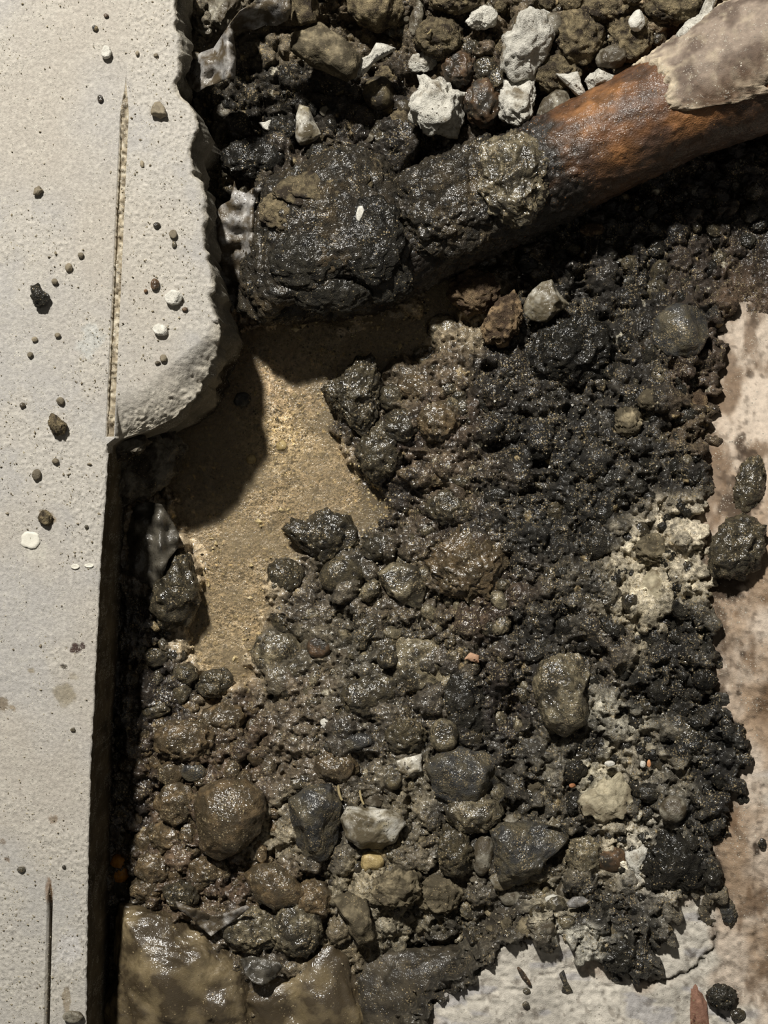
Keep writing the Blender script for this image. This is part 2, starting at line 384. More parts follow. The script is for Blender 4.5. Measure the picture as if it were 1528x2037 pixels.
# ------------------------------------------------------------------ soil heights
CP = np.array([
 (300,20,-90),(400,20,-85),(450,60,-85),(380,150,-125),(500,180,-235),(560,130,-235),(620,200,-225),(450,190,-215),(540,230,-200),(700,200,-180),(430,300,-170),(410,420,-160),
 (560,270,-125),(520,330,-118),(800,250,-145),(780,120,-135),(850,60,-110),(950,100,-95),(1000,250,-125),(1100,60,-85),(1200,60,-72),(1280,40,-65),(700,20,-112),
 (620,40,-95),(1350,20,-75),(1000,0,-95),(900,-40,-95),(500,-60,-90),(1300,-60,-60),(900,400,-175),(1100,350,-178),(1300,250,-170),(1500,200,-160),(1200,490,-172),(1350,470,-168),(1250,585,-136),(1390,560,-132),
 (1500,430,-150),(1100,490,-168),(1000,505,-155),(880,560,-149),(600,680,-166),(700,700,-165),(450,720,-166),(450,900,-170),(550,900,-163),(640,950,-162),(360,900,-165),
 (450,1050,-170),(480,1150,-165),(460,1250,-162),(445,1330,-154),(640,540,-170),(500,560,-168),(800,640,-158),(720,780,-150),(800,850,-128),(900,800,-116),(860,690,-143),(950,650,-130),(1050,700,-112),
 (1150,750,-96),(1300,700,-88),(1380,620,-84),(1400,900,-66),(1300,950,-76),(1150,950,-86),(1000,950,-108),(850,1000,-126),(770,1010,-152),(640,1070,-148),(600,1150,-150),
 (560,1250,-149),(700,1200,-130),(900,1150,-113),(1050,1150,-90),(1250,1150,-60),(1350,1200,-48),(1400,1350,-36),(1200,1350,-68),(1000,1300,-94),(800,1300,-114),(650,1300,-126),
 (540,1350,-140),(480,1400,-142),(360,1350,-148),(300,1400,-142),(230,1200,-155),(270,1100,-145),(350,1180,-148),(230,1350,-152),(230,1500,-146),(230,1700,-146),(210,1900,-146),(260,980,-150),
 (350,1500,-122),(450,1550,-112),(450,1620,-108),(300,1650,-126),(600,1500,-112),(750,1450,-106),(900,1500,-96),(1100,1400,-84),(1300,1450,-52),(1450,1480,-28),(1250,1650,-55),(1400,1700,-27),
 (1050,1680,-84),(900,1700,-92),(750,1650,-98),(600,1650,-104),(550,1750,-104),(400,1750,-112),(300,1800,-106),(350,1950,-100),(500,1980,-100),(650,1950,-98),(850,1950,-108),(950,1850,-94),
 (780,1800,-88),(1100,1850,-54),(1200,1900,-36),(1000,2000,-62),(900,2100,-80),(500,2110,-100),(200,2110,-140),(1500,1000,-50),(1520,1500,-30),(1400,1900,-40)], float)
def tps_fit(P, v, lam=2.0):
    d = np.sqrt(((P[:, None] - P[None]) ** 2).sum(-1)) / 100
    K = d * d * np.log(d + 1e-9) + np.eye(len(P)) * lam * .05
    A = np.zeros((len(P) + 3,) * 2); A[:len(P), :len(P)] = K
    Q = np.concatenate([np.ones((len(P), 1)), P / 1000], 1); A[:len(P), -3:] = Q; A[-3:, :len(P)] = Q.T
    return np.linalg.solve(A, np.concatenate([v, np.zeros(3)]))
TP = tps_fit(CP[:, :2], CP[:, 2])
def tps(px, py):
    px, py = np.clip(px, 150, 1560), np.clip(py, -80, 2130)
    o = TP[-3] + TP[-2] * px / 1000 + TP[-1] * py / 1000
    for (cx, cy, _), w in zip(CP, TP[:-3]):
        d2 = ((px - cx) ** 2 + (py - cy) ** 2) / 1e4
        o = o + w * .5 * d2 * np.log(d2 + 1e-12)
    return o
WATER_Z = -.1505
STEP = 2.5
gx = np.arange(165, 1600, STEP); gy = np.arange(-240, 2280, STEP)
GX, GY = np.meshgrid(gx, gy)
# coarse evaluation then bilinear upsample
def upsample(fn, step=12):
    cx = np.arange(gx[0] - step, gx[-1] + 2 * step, step); cy = np.arange(gy[0] - step, gy[-1] + 2 * step, step)
    A, B = np.meshgrid(cx, cy); v = fn(A, B)
    fx = (gx - cx[0]) / step; ix = np.clip(fx.astype(int), 0, len(cx) - 2); fx -= ix
    fy = (gy - cy[0]) / step; iy = np.clip(fy.astype(int), 0, len(cy) - 2); fy -= iy
    fx = fx.reshape((1, -1) + (1,) * (v.ndim - 2)); fy = fy.reshape((-1, 1) + (1,) * (v.ndim - 2))
    r0 = v[iy][:, ix] * (1 - fx) + v[iy][:, ix + 1] * fx
    r1 = v[iy + 1][:, ix] * (1 - fx) + v[iy + 1][:, ix + 1] * fx
    return r0 * (1 - fy) + r1 * fy
# border of the soil on the other slab (right and bottom right)
BORDER = [(-300,-300),(1700,-300),(1700,250),(1560,290),(1490,360),(1455,450),(1446,540),(1432,640),(1425,720),(1408,800),(1400,900),(1385,1000),(1372,1060),(1395,1110),(1408,1180),(1412,1260),(1420,1360),(1440,1410),(1470,1450),(1478,1490),
    (1462,1540),(1440,1590),(1446,1630),(1428,1660),(1418,1690),(1436,1730),(1440,1765),(1420,1790),(1390,1775),(1350,1790),(1310,1822),(1318,1850),(1290,1880),(1282,1925),(1250,1935),(1215,1925),(1190,1905),
    (1150,1890),(1120,1850),(1056,1862),(1012,1880),(985,1902),(958,1938),(912,1968),(872,1998),(842,2040),(825,2120),(790,2400),(-300,2300)]
def slab2_z(px, py):
    zz = -.020 + .018 * sm(1400, 1560, px) * sm(600, 1100, py) - .012 * sm(1650, 1950, py) - .125 * sm(1180, 430, py)
    return zz
SB = upsample(lambda a, b: poly_sd(a, b, BORDER), 10)
SB = SB + fbm2(GX / 24, GY / 24, 3, 201) * 13
ZB = upsample(tps) * .001
zs2 = slab2_z(GX, GY)
nearb = sm(85, 5, SB) * sm(330, 420, GY)
ZB = ZB * (1 - nearb) + (zs2 + .001) * nearb
ZB = np.where((SB < 0) & (GY > 260), ZB - .005 - np.minimum(.06, -SB * S * 1.6), ZB)

# soil colours (photo position, colour, wetness)
CC = [(450,100,(96,88,72),.2),(600,60,(104,92,70),.2),(560,180,(40,36,28),.2),(480,190,(40,36,28),.2),(620,210,(42,37,29),.2),(700,220,(44,38,30),.4),(430,320,(70,64,46),.3),(520,310,(44,38,30),.6),(600,330,(52,44,34),.6),(800,280,(40,35,28),.5),  # entries in the hollow are darkened to deepen its shade
 (900,120,(78,66,48),.3),(1000,150,(74,62,46),.3),(1100,100,(92,80,60),.2),(1200,80,(100,88,68),.2),(1320,30,(98,84,62),.2),(850,40,(76,66,50),.3),(720,20,(86,74,54),.2),
 (900,400,(48,42,34),.7),(1100,470,(34,30,25),.5),(1300,450,(26,23,20),.5),(1480,430,(34,28,22),.5),(1000,500,(60,50,36),.8),
 (900,555,(136,122,94),.9),(620,690,(162,144,112),.9),(560,740,(166,144,112),.9),(700,700,(146,128,98),.9),(560,900,(176,156,118),.9),(620,970,(158,138,106),.9),(440,900,(116,100,74),.9),(430,740,(110,86,56),.9),(500,1000,(146,128,98),.9),(450,1120,(152,134,104),.9),(480,1230,(162,142,108),.9),
 (430,1280,(162,144,112),.9),(450,1340,(120,104,78),.9),(520,1180,(144,128,100),.9),(860,640,(122,108,82),.9),
 (780,760,(90,78,58),1),(860,730,(88,74,54),1),(720,800,(50,42,32),1),(800,880,(48,38,30),1),(880,840,(72,56,40),1),(760,960,(40,34,28),1),(880,940,(84,70,52),.9),
 (1000,720,(36,32,27),.6),(1100,650,(40,37,31),.5),(1250,600,(34,31,26),.4),(1380,560,(48,40,32),.3),(1400,700,(62,50,38),.4),(1300,750,(40,36,30),.4),(1150,700,(44,41,35),.5),(1000,850,(27,25,21),.6),
 (1100,900,(33,31,27),.45),(1250,880,(44,41,35),.4),(1390,850,(70,58,42),.4),(1350,950,(36,33,28),.4),(1200,1000,(34,32,27),.45),(1350,1060,(160,149,126),.2),(1300,1110,(164,153,128),.2),(1080,1050,(36,34,29),.5),
 (950,1030,(44,39,32),.7),(920,1120,(74,60,44),1),(960,1180,(62,48,36),1),(800,1150,(74,64,48),1),(700,1120,(60,54,42),1),(660,1200,(70,63,50),1),(580,1200,(66,58,46),1),(700,1300,(76,70,56),1),(560,1300,(86,78,60),1),
 (800,1300,(66,60,48),.9),(850,1380,(58,52,42),.9),(620,1400,(92,80,62),1),(600,1500,(86,74,56),1),(700,1480,(62,56,46),.9),(500,1430,(70,56,40),1),(330,1350,(40,33,26),1),(260,1250,(36,31,25),.9),(240,1400,(38,32,25),.9),
 (300,1500,(58,46,33),1),(240,1600,(46,38,29),.9),(350,1620,(82,64,44),1),(480,1500,(80,64,46),1),(440,1740,(82,64,46),1),(330,1750,(78,62,44),1),(560,1760,(84,70,50),1),(560,1680,(120,110,88),.4),(640,1700,(70,64,52),.7),
 (230,1800,(56,48,36),.9),(300,1900,(110,94,68),1),(500,1880,(78,68,52),.9),(640,1880,(104,92,68),.8),(720,1760,(120,110,86),.4),(800,1830,(110,102,82),.4),(850,1720,(84,76,60),.6),(800,1600,(92,84,66),.6),(850,1920,(46,42,34),.6),
 (920,1600,(54,50,42),.6),(950,1450,(46,42,35),.6),(1020,1560,(52,48,40),.6),(1000,1800,(60,54,43),.7),(900,1840,(62,57,46),.6),(1050,1250,(40,37,31),.5),(1000,1380,(36,30,25),.5),(1150,1200,(52,48,40),.45),(1260,1220,(140,130,106),.3),
 (1200,1270,(58,52,43),.4),(1350,1290,(32,30,26),.4),(1300,1380,(34,32,27),.45),(1230,1430,(150,144,126),.3),(1180,1480,(44,41,35),.5),(1400,1470,(26,25,22),.5),(1420,1580,(30,28,25),.5),(1240,1570,(180,170,144),.2),(1200,1540,(154,146,122),.25),
 (1290,1500,(120,112,94),.3),(1210,1640,(164,153,128),.2),(1280,1590,(40,38,33),.5),(1140,1620,(60,55,45),.5),(1360,1700,(34,32,28),.5),(1260,1690,(178,170,150),.2),(1275,1740,(172,164,146),.2),(1160,1720,(92,84,66),.6),(1150,1800,(44,41,35),.5),(1240,1800,(40,37,31),.5),(1230,1900,(38,36,31),.5),
 (1100,1800,(130,122,102),.3),(1080,1700,(50,46,38),.6),(1160,1860,(150,146,132),.3),(1400,1780,(90,82,66),.3),(1050,1880,(70,64,52),.5),(1380,640,(40,37,32),.4),(1420,600,(84,66,48),.3)]
CCP = np.array([(a, b) for a, b, _, _ in CC], float); CCC = np.concatenate([np.stack([lin(c) for _, _, c, _ in CC]), np.array([[w] for *_, w in CC])], 1)
def colmap(px, py):
    qx = px + fbm2(px / 45, py / 45, 3, 211) * 34; qy = py + fbm2(px / 45, py / 45, 3, 223) * 34
    num = np.zeros(px.shape + (4,)); den = np.zeros(px.shape)
    for (cx, cy), c in zip(CCP, CCC):
        w = 1.0 / (((qx - cx) ** 2 + (qy - cy) ** 2) / 900 + .25) ** 2.4
        num += w[..., None] * c; den += w
    return num / den[..., None]
SCOL = upsample(colmap, 7)
PUDDLE = [(380,760),(405,690),(470,650),(600,636),(700,636),(800,612),(830,560),(870,520),(960,505),(985,530),(930,570),(905,640),(840,700),(790,720),(745,740),(690,760),(655,790),(680,880),(720,950),(790,1000),(800,1030),(740,1050),
    (700,1100),(640,1120),(590,1110),(545,1150),(532,1230),(505,1300),(500,1350),(455,1385),(400,1340),(360,1300),(370,1230),(400,1200),(390,1120),(350,1030),(330,960),(340,860)]
SP = upsample(lambda a, b: poly_sd(a, b, PUDDLE), 10)
SP = SP + fbm2(GX / 30, GY / 30, 3, 231) * 12
inp = sm(-6, 14, SP)
# shore: inside the puddle the bed lies under water, outside the mud stands above
ZB = np.where(SP < 0, np.maximum(ZB, WATER_Z + .0015 + np.minimum(.02, -SP * S * .25)), ZB)
shallow = WATER_Z - .0012 - np.minimum(.004, np.maximum(SP, 0) * S * .12) - .004 * sm(560, 440, GX) * sm(1100, 900, GY) + .0022 * fbm2(GX / 60, GY / 60, 3, 233)
ZB = ZB * (1 - inp) + shallow * inp
# small relief
lump = fbm2(GX / 46, GY / 46, 4, 241, .55, True)
amp = .010 * (1 - inp) + .0008 * inp
amp = amp * (1 - .75 * sm(6, -10, SB) * sm(300, 400, GY))
Z = ZB + lump * amp
# grains stacked on the surface: every grain lifts the soil where it stands higher
GID = np.zeros(GX.shape, np.int32)
WXg = GX + fbm2(GX / 9, GY / 9, 3, 261) * 5.0; WYg = GY + fbm2(GX / 9, GY / 9, 3, 267) * 5.0
tone = [1.0]; hue = [0]
def splat(n, r0, r1, hk, keep, seed):
    rng = np.random.default_rng(seed)
    cx = rng.uniform(gx[0], gx[-1], n); cy = rng.uniform(gy[0], gy[-1], n)
    r = r0 * (r1 / r0) ** (rng.random(n) ** 1.6)
    ix = ((cx - gx[0]) / STEP).astype(int); iy = ((cy - gy[0]) / STEP).astype(int)
    ok = rng.random(n) < keep[iy, ix]
    asp = rng.uniform(.6, 1, n); an = rng.uniform(0, math.pi, n); tx = rng.normal(0, .22, n); ty = rng.normal(0, .22, n); pw = rng.uniform(.35, .6, n)
    for i in np.nonzero(ok)[0]:
        R = r[i]; w = int(R / STEP) + 1
        x0, x1 = max(0, ix[i] - w), min(len(gx), ix[i] + w + 1); y0, y1 = max(0, iy[i] - w), min(len(gy), iy[i] + w + 1)
        k_ = min(1.0, R / 14); dx = GX[y0:y1, x0:x1] * (1 - k_) + WXg[y0:y1, x0:x1] * k_ - cx[i]; dy = GY[y0:y1, x0:x1] * (1 - k_) + WYg[y0:y1, x0:x1] * k_ - cy[i]
        c, s = math.cos(an[i]), math.sin(an[i])
        u = (dx * c + dy * s) / R; v = (-dx * s + dy * c) / (R * asp[i])
        q = 1 - (np.abs(u) ** 2.3 + np.abs(v) ** 2.3)
        h = np.where(q > 0, np.maximum(q, 0) ** pw[i], -9) * R * S * hk
        zz = Z[iy[i], ix[i]] * .65 + ZB[iy[i], ix[i]] * .35 + h + (u * tx[i] + v * ty[i]) * R * S * .8
        cur = Z[y0:y1, x0:x1]; m = (h > -1) & (zz > cur)
        cur[m] = zz[m]; g = GID[y0:y1, x0:x1]; g[m] = len(tone)
        tone.append(math.exp(rng.normal(0, .28))); hue.append(rng.random() if R < 11 else .3)
land = (1 - inp) * np.clip((SB + 12) / 12, 0, 1)
clayk = 1 - .97 * np.maximum(sm(2.4, .8, ((GX - 350) / 150) ** 2 + ((GY - 1950) / 150) ** 2), sm(1.9, .8, ((GX - 850) / 140) ** 2 + ((GY - 1965) / 80) ** 2))
splat(1000, 18, 36, .95, land * clayk * .9, 1)
splat(5900, 8, 19, 1.05, land * clayk, 2)
splat(17000, 3.6, 8.5, 1.05, land * clayk * .75, 3)
splat(18000, 2.5, 4.6, .7, inp * .6, 4)
splat(500, 5.0, 11.0, .5, inp * .5, 5)
Z += fbm2(GX / 11, GY / 11, 3, 251, .6, True) * (.0011 * (1 - inp) + .00025 * inp)
tone = np.array(tone); hue = np.array(hue)
C = SCOL[..., :3] * (1 + .15 * (1 - inp[..., None]))
isg = (GID > 0)
lum = C.mean(-1, keepdims=True); C = C + (lum - C) * (.22 * (1 - inp[..., None]) + .16 * inp[..., None])
tn = np.where(isg, tone[GID], 1.0)
C *= tn[..., None]
hv = hue[GID]
gr = (isg & (hv > .955)); C[gr] = C[gr] * .35 + lin((158, 140, 104)) * .65
gr = (isg & (hv < .02) & (inp < .5)); C[gr] = lin((176, 170, 152)) * .8
C = C * (1 + .75 * inp[..., None])
gr = (isg & (hv > .45) & (hv < .72) & (inp > .5)); C[gr] = C[gr] * .4 + lin((236, 205, 140)) * .7
gr = (isg & (hv > .8) & (hv < .9) & (inp > .5)); C[gr] = C[gr] * .35
X, Y = p2w(GX, GY, ZB)
me = mesh_from('ground', np.stack([X, Y, Z], -1).reshape(-1, 3), grid_faces(*GX.shape))
add_col(me, np.concatenate([C, SCOL[..., 3:]], -1).reshape(-1, 4))
soil = obj('ground', me, M['soil'])
tag(soil, 'wet black and brown soil lying in the trench under the rubble', kind='structure')
def zat(px, py):
    ix = int(np.clip((px - gx[0]) / STEP, 0, len(gx) - 1)); iy = int(np.clip((py - gy[0]) / STEP, 0, len(gy) - 1))
    return float(Z[iy, ix])
def zbase(px, py):
    ix = int(np.clip((px - gx[0]) / STEP, 0, len(gx) - 1)); iy = int(np.clip((py - gy[0]) / STEP, 0, len(gy) - 1))
    return float(ZB[iy, ix])

# ------------------------------------------------------------------ the puddle
def flat_poly(name, P, z, grow, step=14, zf=None, seed=0):
    P = np.asarray(P, float)
    c = P.mean(0)
    Q = []
    for a, b in zip(P, np.roll(P, -1, 0)):
        n = max(1, int(np.hypot(*(b - a)) / step))
        for k in range(n): Q.append(a + (b - a) * k / n)
    Q = np.array(Q)
    if grow:
        d = np.roll(Q, -1, 0) - np.roll(Q, 1, 0); nrm = np.stack([d[:, 1], -d[:, 0]], 1); nrm /= np.linalg.norm(nrm, axis=1)[:, None] + 1e-9
        A = Q + nrm * 2; 
        if (poly_sd(A[:, 0], A[:, 1], P) > 0).mean() > .5: nrm = -nrm
        Q = Q + nrm * grow
    nb = len(Q)
    ax, ay = np.meshgrid(np.arange(Q[:, 0].min(), Q[:, 0].max(), step), np.arange(Q[:, 1].min(), Q[:, 1].max(), step))
    ax = ax + (np.arange(ax.shape[0]) % 2)[:, None] * step * .5
    sd = poly_sd(ax, ay, Q); inn = np.stack([ax[sd > step * .6], ay[sd > step * .6]], 1)
    V = np.concatenate([Q, inn])
    r = delaunay_2d_cdt([Vector(v) for v in V], [], [list(range(nb))], 1, 1e-6)
    V2 = np.array([(v.x, v.y) for v in r[0]]); F = np.array([f for f in r[2] if len(f) == 3])
    return V2, F
V2, F = flat_poly('puddle', PUDDLE, WATER_Z, 26)
X, Y = p2w(V2[:, 0], V2[:, 1], WATER_Z)
me = mesh_from('puddle', np.stack([X, Y, np.full_like(X, WATER_Z)], 1), F)
a_, b_, c_ = (Vector(me.vertices[i].co) for i in F[0])
if (b_ - a_).cross(c_ - a_).z < 0: me.flip_normals()
tag(obj('puddle', me, M['water']), 'shallow murky brown puddle over gold sand beside the slab', 'puddle')

HS = 3.3
# ------------------------------------------------------------------ the other slab (right, broken, dirty)
hx = np.arange(760, 1800, HS); hy = np.arange(230, 2280, HS)
HX, HY = np.meshgrid(hx, hy)
sb = poly_sd(HX, HY, BORDER)
under = np.maximum(sb, 0)
zz = slab2_z(HX, HY)
white = sm(.0, .5, fbm2(HX / 120, HY / 120, 3, 301) + 1.6 * sm(1700, 1860, HY) * sm(1480, 1380, HX) - .5 - .5 * sm(1500, 1000, HY))
zz += fbm2(HX / 110, HY / 110, 4, 303) * .003 + fbm2(HX / 9, HY / 9, 3, 305) * .0008
slope = sm(1470, 1360, HX) * sm(1150, 1050, HY)
zz -= slope * .010
zz -= np.minimum(.16, np.maximum(0, under - 4) * S * 7)
# the brim of the broken bottom edge steps down
brim = [(860,2110),(905,2040),(960,1990),(1080,1935),(1200,1960),(1300,1950),(1400,1905),(1430,1850),(1432,1790)]
db = line_d(HX + fbm2(HX / 40, HY / 40, 3, 331) * 22, HY + fbm2(HX / 40, HY / 40, 3, 337) * 22, brim)
zz += -.0016 * np.exp(-(db / 6.) ** 2)
cr = [(1395,1825),(1418,1832),(1423,1860),(1425,1885),(1405,1905),(1380,1930),(1330,1950),(1290,1955),(1272,1945)]
cr2 = [(1520,1560),(1512,1620),(1506,1700),(1502,1800),(1510,1890)]
cr3 = [(1430,2005),(1440,2025),(1452,2040)]
crk = np.zeros_like(HX)
for L, kk in ((cr, 1), (cr2, .35), (cr3, .7)):
    d = line_d(HX + fbm2(HX / 12, HY / 12, 2, 307) * 5, HY + fbm2(HX / 12, HY / 12, 2, 309) * 5, L); crk = np.maximum(crk, kk * np.exp(-(d / 3.0) ** 2))
zz -= crk * .006
tt = sm(-.5, .6, fbm2(HX / 90, HY / 130, 4, 311))[..., None]
colr = lin((196, 182, 166)) * (1 - tt) + lin((154, 133, 111)) * tt
up = sm(1480, 1400, HX)[..., None] * sm(1500, 1100, HY)[..., None]
dirt = sm(-.3, .5, fbm2(HX / 34, HY / 60, 4, 313) + up[..., 0] * .9 - .35)[..., None]
colr = colr * (1 - .75 * dirt) + lin((98, 76, 54)) * .75 * dirt
ww = white[..., None]; colr = colr * (1 - ww) + (lin((206, 200, 188)) * (1 - .2 * tt)) * ww
blue = (sm(.2, .6, fbm2(HX / 60, HY / 24, 3, 315)) * white * .5)[..., None]; colr = colr * (1 - blue) + lin((150, 150, 158)) * blue
dk = sm(14, -4, -sb + fbm2(HX / 16, HY / 16, 3, 317) * 12)[..., None] * .8 * (1 - .5 * ww); dk = np.where((sb > -30)[..., None], dk, 0)
colr = colr * (1 - dk) + lin((56, 48, 38)) * dk
spots = sm(.5, .8, fbm2(HX / 15, HY / 15, 3, 319))[..., None]; colr = colr * (1 - .5 * spots) + lin((80, 68, 56)) * .5 * spots
for cx, cy, rx, ry, k in [(1490,960,26,70,.85),(1462,1000,30,60,.7),(1440,1170,42,30,.9),(1430,1260,18,60,.6),(1468,1380,7,7,.9),(1478,1300,6,6,.8),(1465,1550,7,6,.9),(1505,1690,8,12,.9),(1450,1555,10,9,.8),(1500,620,10,40,.5),(1475,880,12,18,.8),(1495,745,9,8,.6)]:  # dark marks; the one below the sticky clod paints its cast shadow
    d = np.sqrt(((HX - cx) / rx) ** 2 + ((HY - cy) / ry) ** 2) + .4 * fbm2(HX / 10, HY / 10, 3, 323); w = (k * sm(1.15, .7, d))[..., None]; colr = colr * (1 - w) + lin((58, 46, 35)) * w
colr = colr * (1 - .7 * crk[..., None])
X, Y = p2w(HX, HY, slab2_z(HX, HY))
me = mesh_from('floor', np.stack([X, Y, zz], -1).reshape(-1, 3), grid_faces(*HX.shape))
add_col(me, np.concatenate([colr.reshape(-1, 3), np.full((HX.size, 1), .55)], 1))
slab2 = obj('floor', me, M['slab2'])
tag(slab2, 'dirty broken concrete slab on the far side of the trench', kind='structure')
def z2at(px, py):
    ix = int(np.clip((px - hx[0]) / HS, 0, len(hx) - 1)); iy = int(np.clip((py - hy[0]) / HS, 0, len(hy) - 1)); return float(zz[iy, ix])

# ------------------------------------------------------------------ rocks, clods, chunks
import bmesh
_ico = {}
def ico(level):
    if level not in _ico:
        bm = bmesh.new(); bmesh.ops.create_icosphere(bm, subdivisions=level, radius=1.0)
        _ico[level] = (np.array([v.co[:] for v in bm.verts]), np.array([[v.index for v in f.verts] for f in bm.faces])); bm.free()
    return _ico[level]
def radial(P, c, th):
    """distance from c to the outline P along angles th (star shape)"""
    P = np.asarray(P, float) - c
    a = np.arctan2(P[:, 1], P[:, 0]); r = np.hypot(P[:, 0], P[:, 1])
    out = np.zeros_like(th)
    dx, dy = np.cos(th), np.sin(th)
    for (ax, ay), (bx, by) in zip(P, np.roll(P, -1, 0)):
        ex, ey = bx - ax, by - ay
        den = dx * ey - dy * ex; den = np.where(np.abs(den) < 1e-9, 1e-9, den)
        t = (ax * ey - ay * ex) / den; s_ = (ax * dy - ay * dx) / den
        ok = (t > 0) & (s_ >= -1e-6) & (s_ <= 1 + 1e-6)
        out = np.where(ok, np.maximum(out, t), out)
    return np.where(out <= 0, r.mean() * .6, out)
STY = {  # lumps amp, lump freq, fine amp, facet count, boxiness
 'crumb': (.17, 2.6, .055, 0, .85), 'mud': (.2, 1.6, .03, 0, .9), 'smooth': (.04, 1.3, .01, 0, .9),
 'rock': (.035, 2.2, .022, 11, .62), 'conc': (.075, 2.6, .05, 12, .6), 'pebble': (.05, 1.5, .012, 4, .9), 'flake': (.04, 2., .02, 7, .45), 'clay': (.06, 1.4, .01, 0, .5)}
def blob(style, seed, level, R=None):
    """unit blob: x right, y up, z up; R(theta) outline in units of 1"""
    D, F = ico(level); rng = np.random.default_rng(seed)
    la, lf, fa, nf, bx = STY[style]
    x, y, z = D.T
    rxy = np.hypot(x, y); th = np.arctan2(y, x)
    s = np.ones(len(D))
    if nf:
        for k in range(nf):
            n = rng.normal(size=3); n[2] = abs(n[2]) * (1.3 if k % 2 else .5) * rng.choice([1, 1, -1]); n /= np.linalg.norm(n)
            h = rng.uniform(.66, .92) if R is None else rng.uniform(.62, .95)
            if R is not None and abs(n[2]) < .35: continue
            dt = D @ n; s = np.where(dt > h, np.minimum(s, h / np.maximum(dt, 1e-6)), s)
    ox, oy, oz = rng.uniform(0, 50, 3)
    b = 0; a = 1.0; f = lf
    for i in range(3):
        nn = vnoise(x * f + ox, y * f + oy, z * f + oz, 400 + i)
        b = b + a * ((.5 - np.abs(nn) * 1.4) if style in ('crumb', 'mud') else nn); f *= 2.1; a *= .5
    s = s * (1 + la * b + fa * fbm(x * 9 + ox, y * 9, z * 9, 3, 411, .6))
    rr = rxy ** bx if bx < 1 else rxy
    rad = rr / np.maximum(rxy, 1e-6)
    Rv = R(th) if R is not None else 1.0
    V = np.stack([x * rad * s * Rv, y * rad * s * Rv, z * s], 1)
    return V, F
# relief in real size: (wavelength px, amplitude px, kind) with kind g = packed grains, n = noise
REL = {'crumb': ((34, 11, 'g'), (16, 6, 'g'), (8, 2.8, 'g'), (5, 1.0, 'n')), 'mud': ((36, 10, 'g'), (17, 5, 'g'), (8, 1.8, 'g')), 'smooth': ((50, 7, 'n'), (22, 3.0, 'g'), (9, 1.3, 'g')),
       'rock': ((30, 4.5, 'n'), (13, 2.0, 'n'), (7, 1.3, 'g')), 'conc': ((30, 9, 'n'), (14, 5.5, 'n'), (8, 2.6, 'g'), (5, 1.2, 'n')), 'pebble': ((30, 1.6, 'n'), (9, .6, 'n')), 'flake': ((18, 1.2, 'n'), (7, .7, 'n')),
       'bell': ((60, 12, 'n'), (34, 13, 'g'), (18, 9, 'g'), (9, 5, 'g'), (5, 2.2, 'n')), 'clay': ((110, 22, 'n'), (50, 11, 'n'), (24, 4.5, 'n'), (12, 2.0, 'g'), (6, .8, 'n'))}
def relief(V, style, seed, unit=S):
    c = V / (np.linalg.norm(V, axis=1)[:, None] + 1e-12)
    size = np.abs(V).max() / unit
    o = np.random.default_rng(seed).uniform(0, 90, 3)
    out = V.copy()
    for lam, amp, kind in REL[style]:
        if lam > size * 1.6: continue
        amp = min(amp, size * .14); q = V / (lam * unit) + o
        d = grainy(*q.T, 3) if kind == 'g' else vnoise(*q.T, 5)
        out += c * (d * amp * unit)[:, None]
    return out
_seed = [1000]
PLACED = []; MARKS = []
def rock(name, label, cat, shape, mat, style='crumb', h=None, zc=None, sink=.35, level=None, group=None, on=None, parent=None, tilt=(0, 0), reg=True):
    """shape: (cx, cy, rx, ry[, rot deg]) in photo pixels or an outline; h: half height in px; zc: height of the centre in metres"""
    _seed[0] += 1
    if len(shape) in (4, 5) and not hasattr(shape[0], '__len__'):
        cx, cy, rx, ry = shape[:4]; rot = math.radians(shape[4]) if len(shape) > 4 else 0
        def Rf(th):
            t = th - rot; return 1 / np.sqrt((np.cos(t) / rx) ** 2 + (np.sin(t) / ry) ** 2)
        size = max(rx, ry); small = min(rx, ry)
        ell = True
    else:
        P = np.array(shape, float); cx, cy = (P.max(0) + P.min(0)) / 2
        m = poly_sd(np.array([cx]), np.array([cy]), P)[0]
        if m < 0: cx, cy = P.mean(0)
        Pw = P.copy(); Pw[:, 1] = 2 * cy - Pw[:, 1]
        def Rf(th): return radial(Pw, np.array([cx, cy]), th)
        d = P.max(0) - P.min(0); size = d.max() / 2; small = d.min() / 2; ell = False
    if h is None: h = small * .75
    if style == 'mud' and sink == .35: sink = .6
    if level is None: level = 5 if size > 26 else (4 if size > 9 else 3)
    V, F = blob(style, _seed[0], level, Rf)
    if zc is None:
        zb = (zat(cx, cy) * .4 + zbase(cx, cy) * .6) if on is None else (on if not callable(on) else on(cx, cy))
        zc = zb + h * S * (1 - sink)
    k = (CAMH - zc) / CAMH
    V = np.stack([V[:, 0] * S * k, V[:, 1] * S * k, V[:, 2] * h * S], 1)
    V = relief(V, style, _seed[0])
    if tilt != (0, 0): V[:, 2] += V[:, 0] * tilt[0] + V[:, 1] * tilt[1]
    x, y = p2w(cx, cy, zc)
    o = obj(name, mesh_from(name, V, F), M[mat] if isinstance(mat, str) else mat, parent, (x, y, zc))
    if parent is None: tag(o, label, cat, group)
    elif label: o['label'] = label
    if reg: PLACED.append((cx, cy, small))
    if reg and parent is None and size > 16: MARKS.append((cx, cy, label, small))
    return o

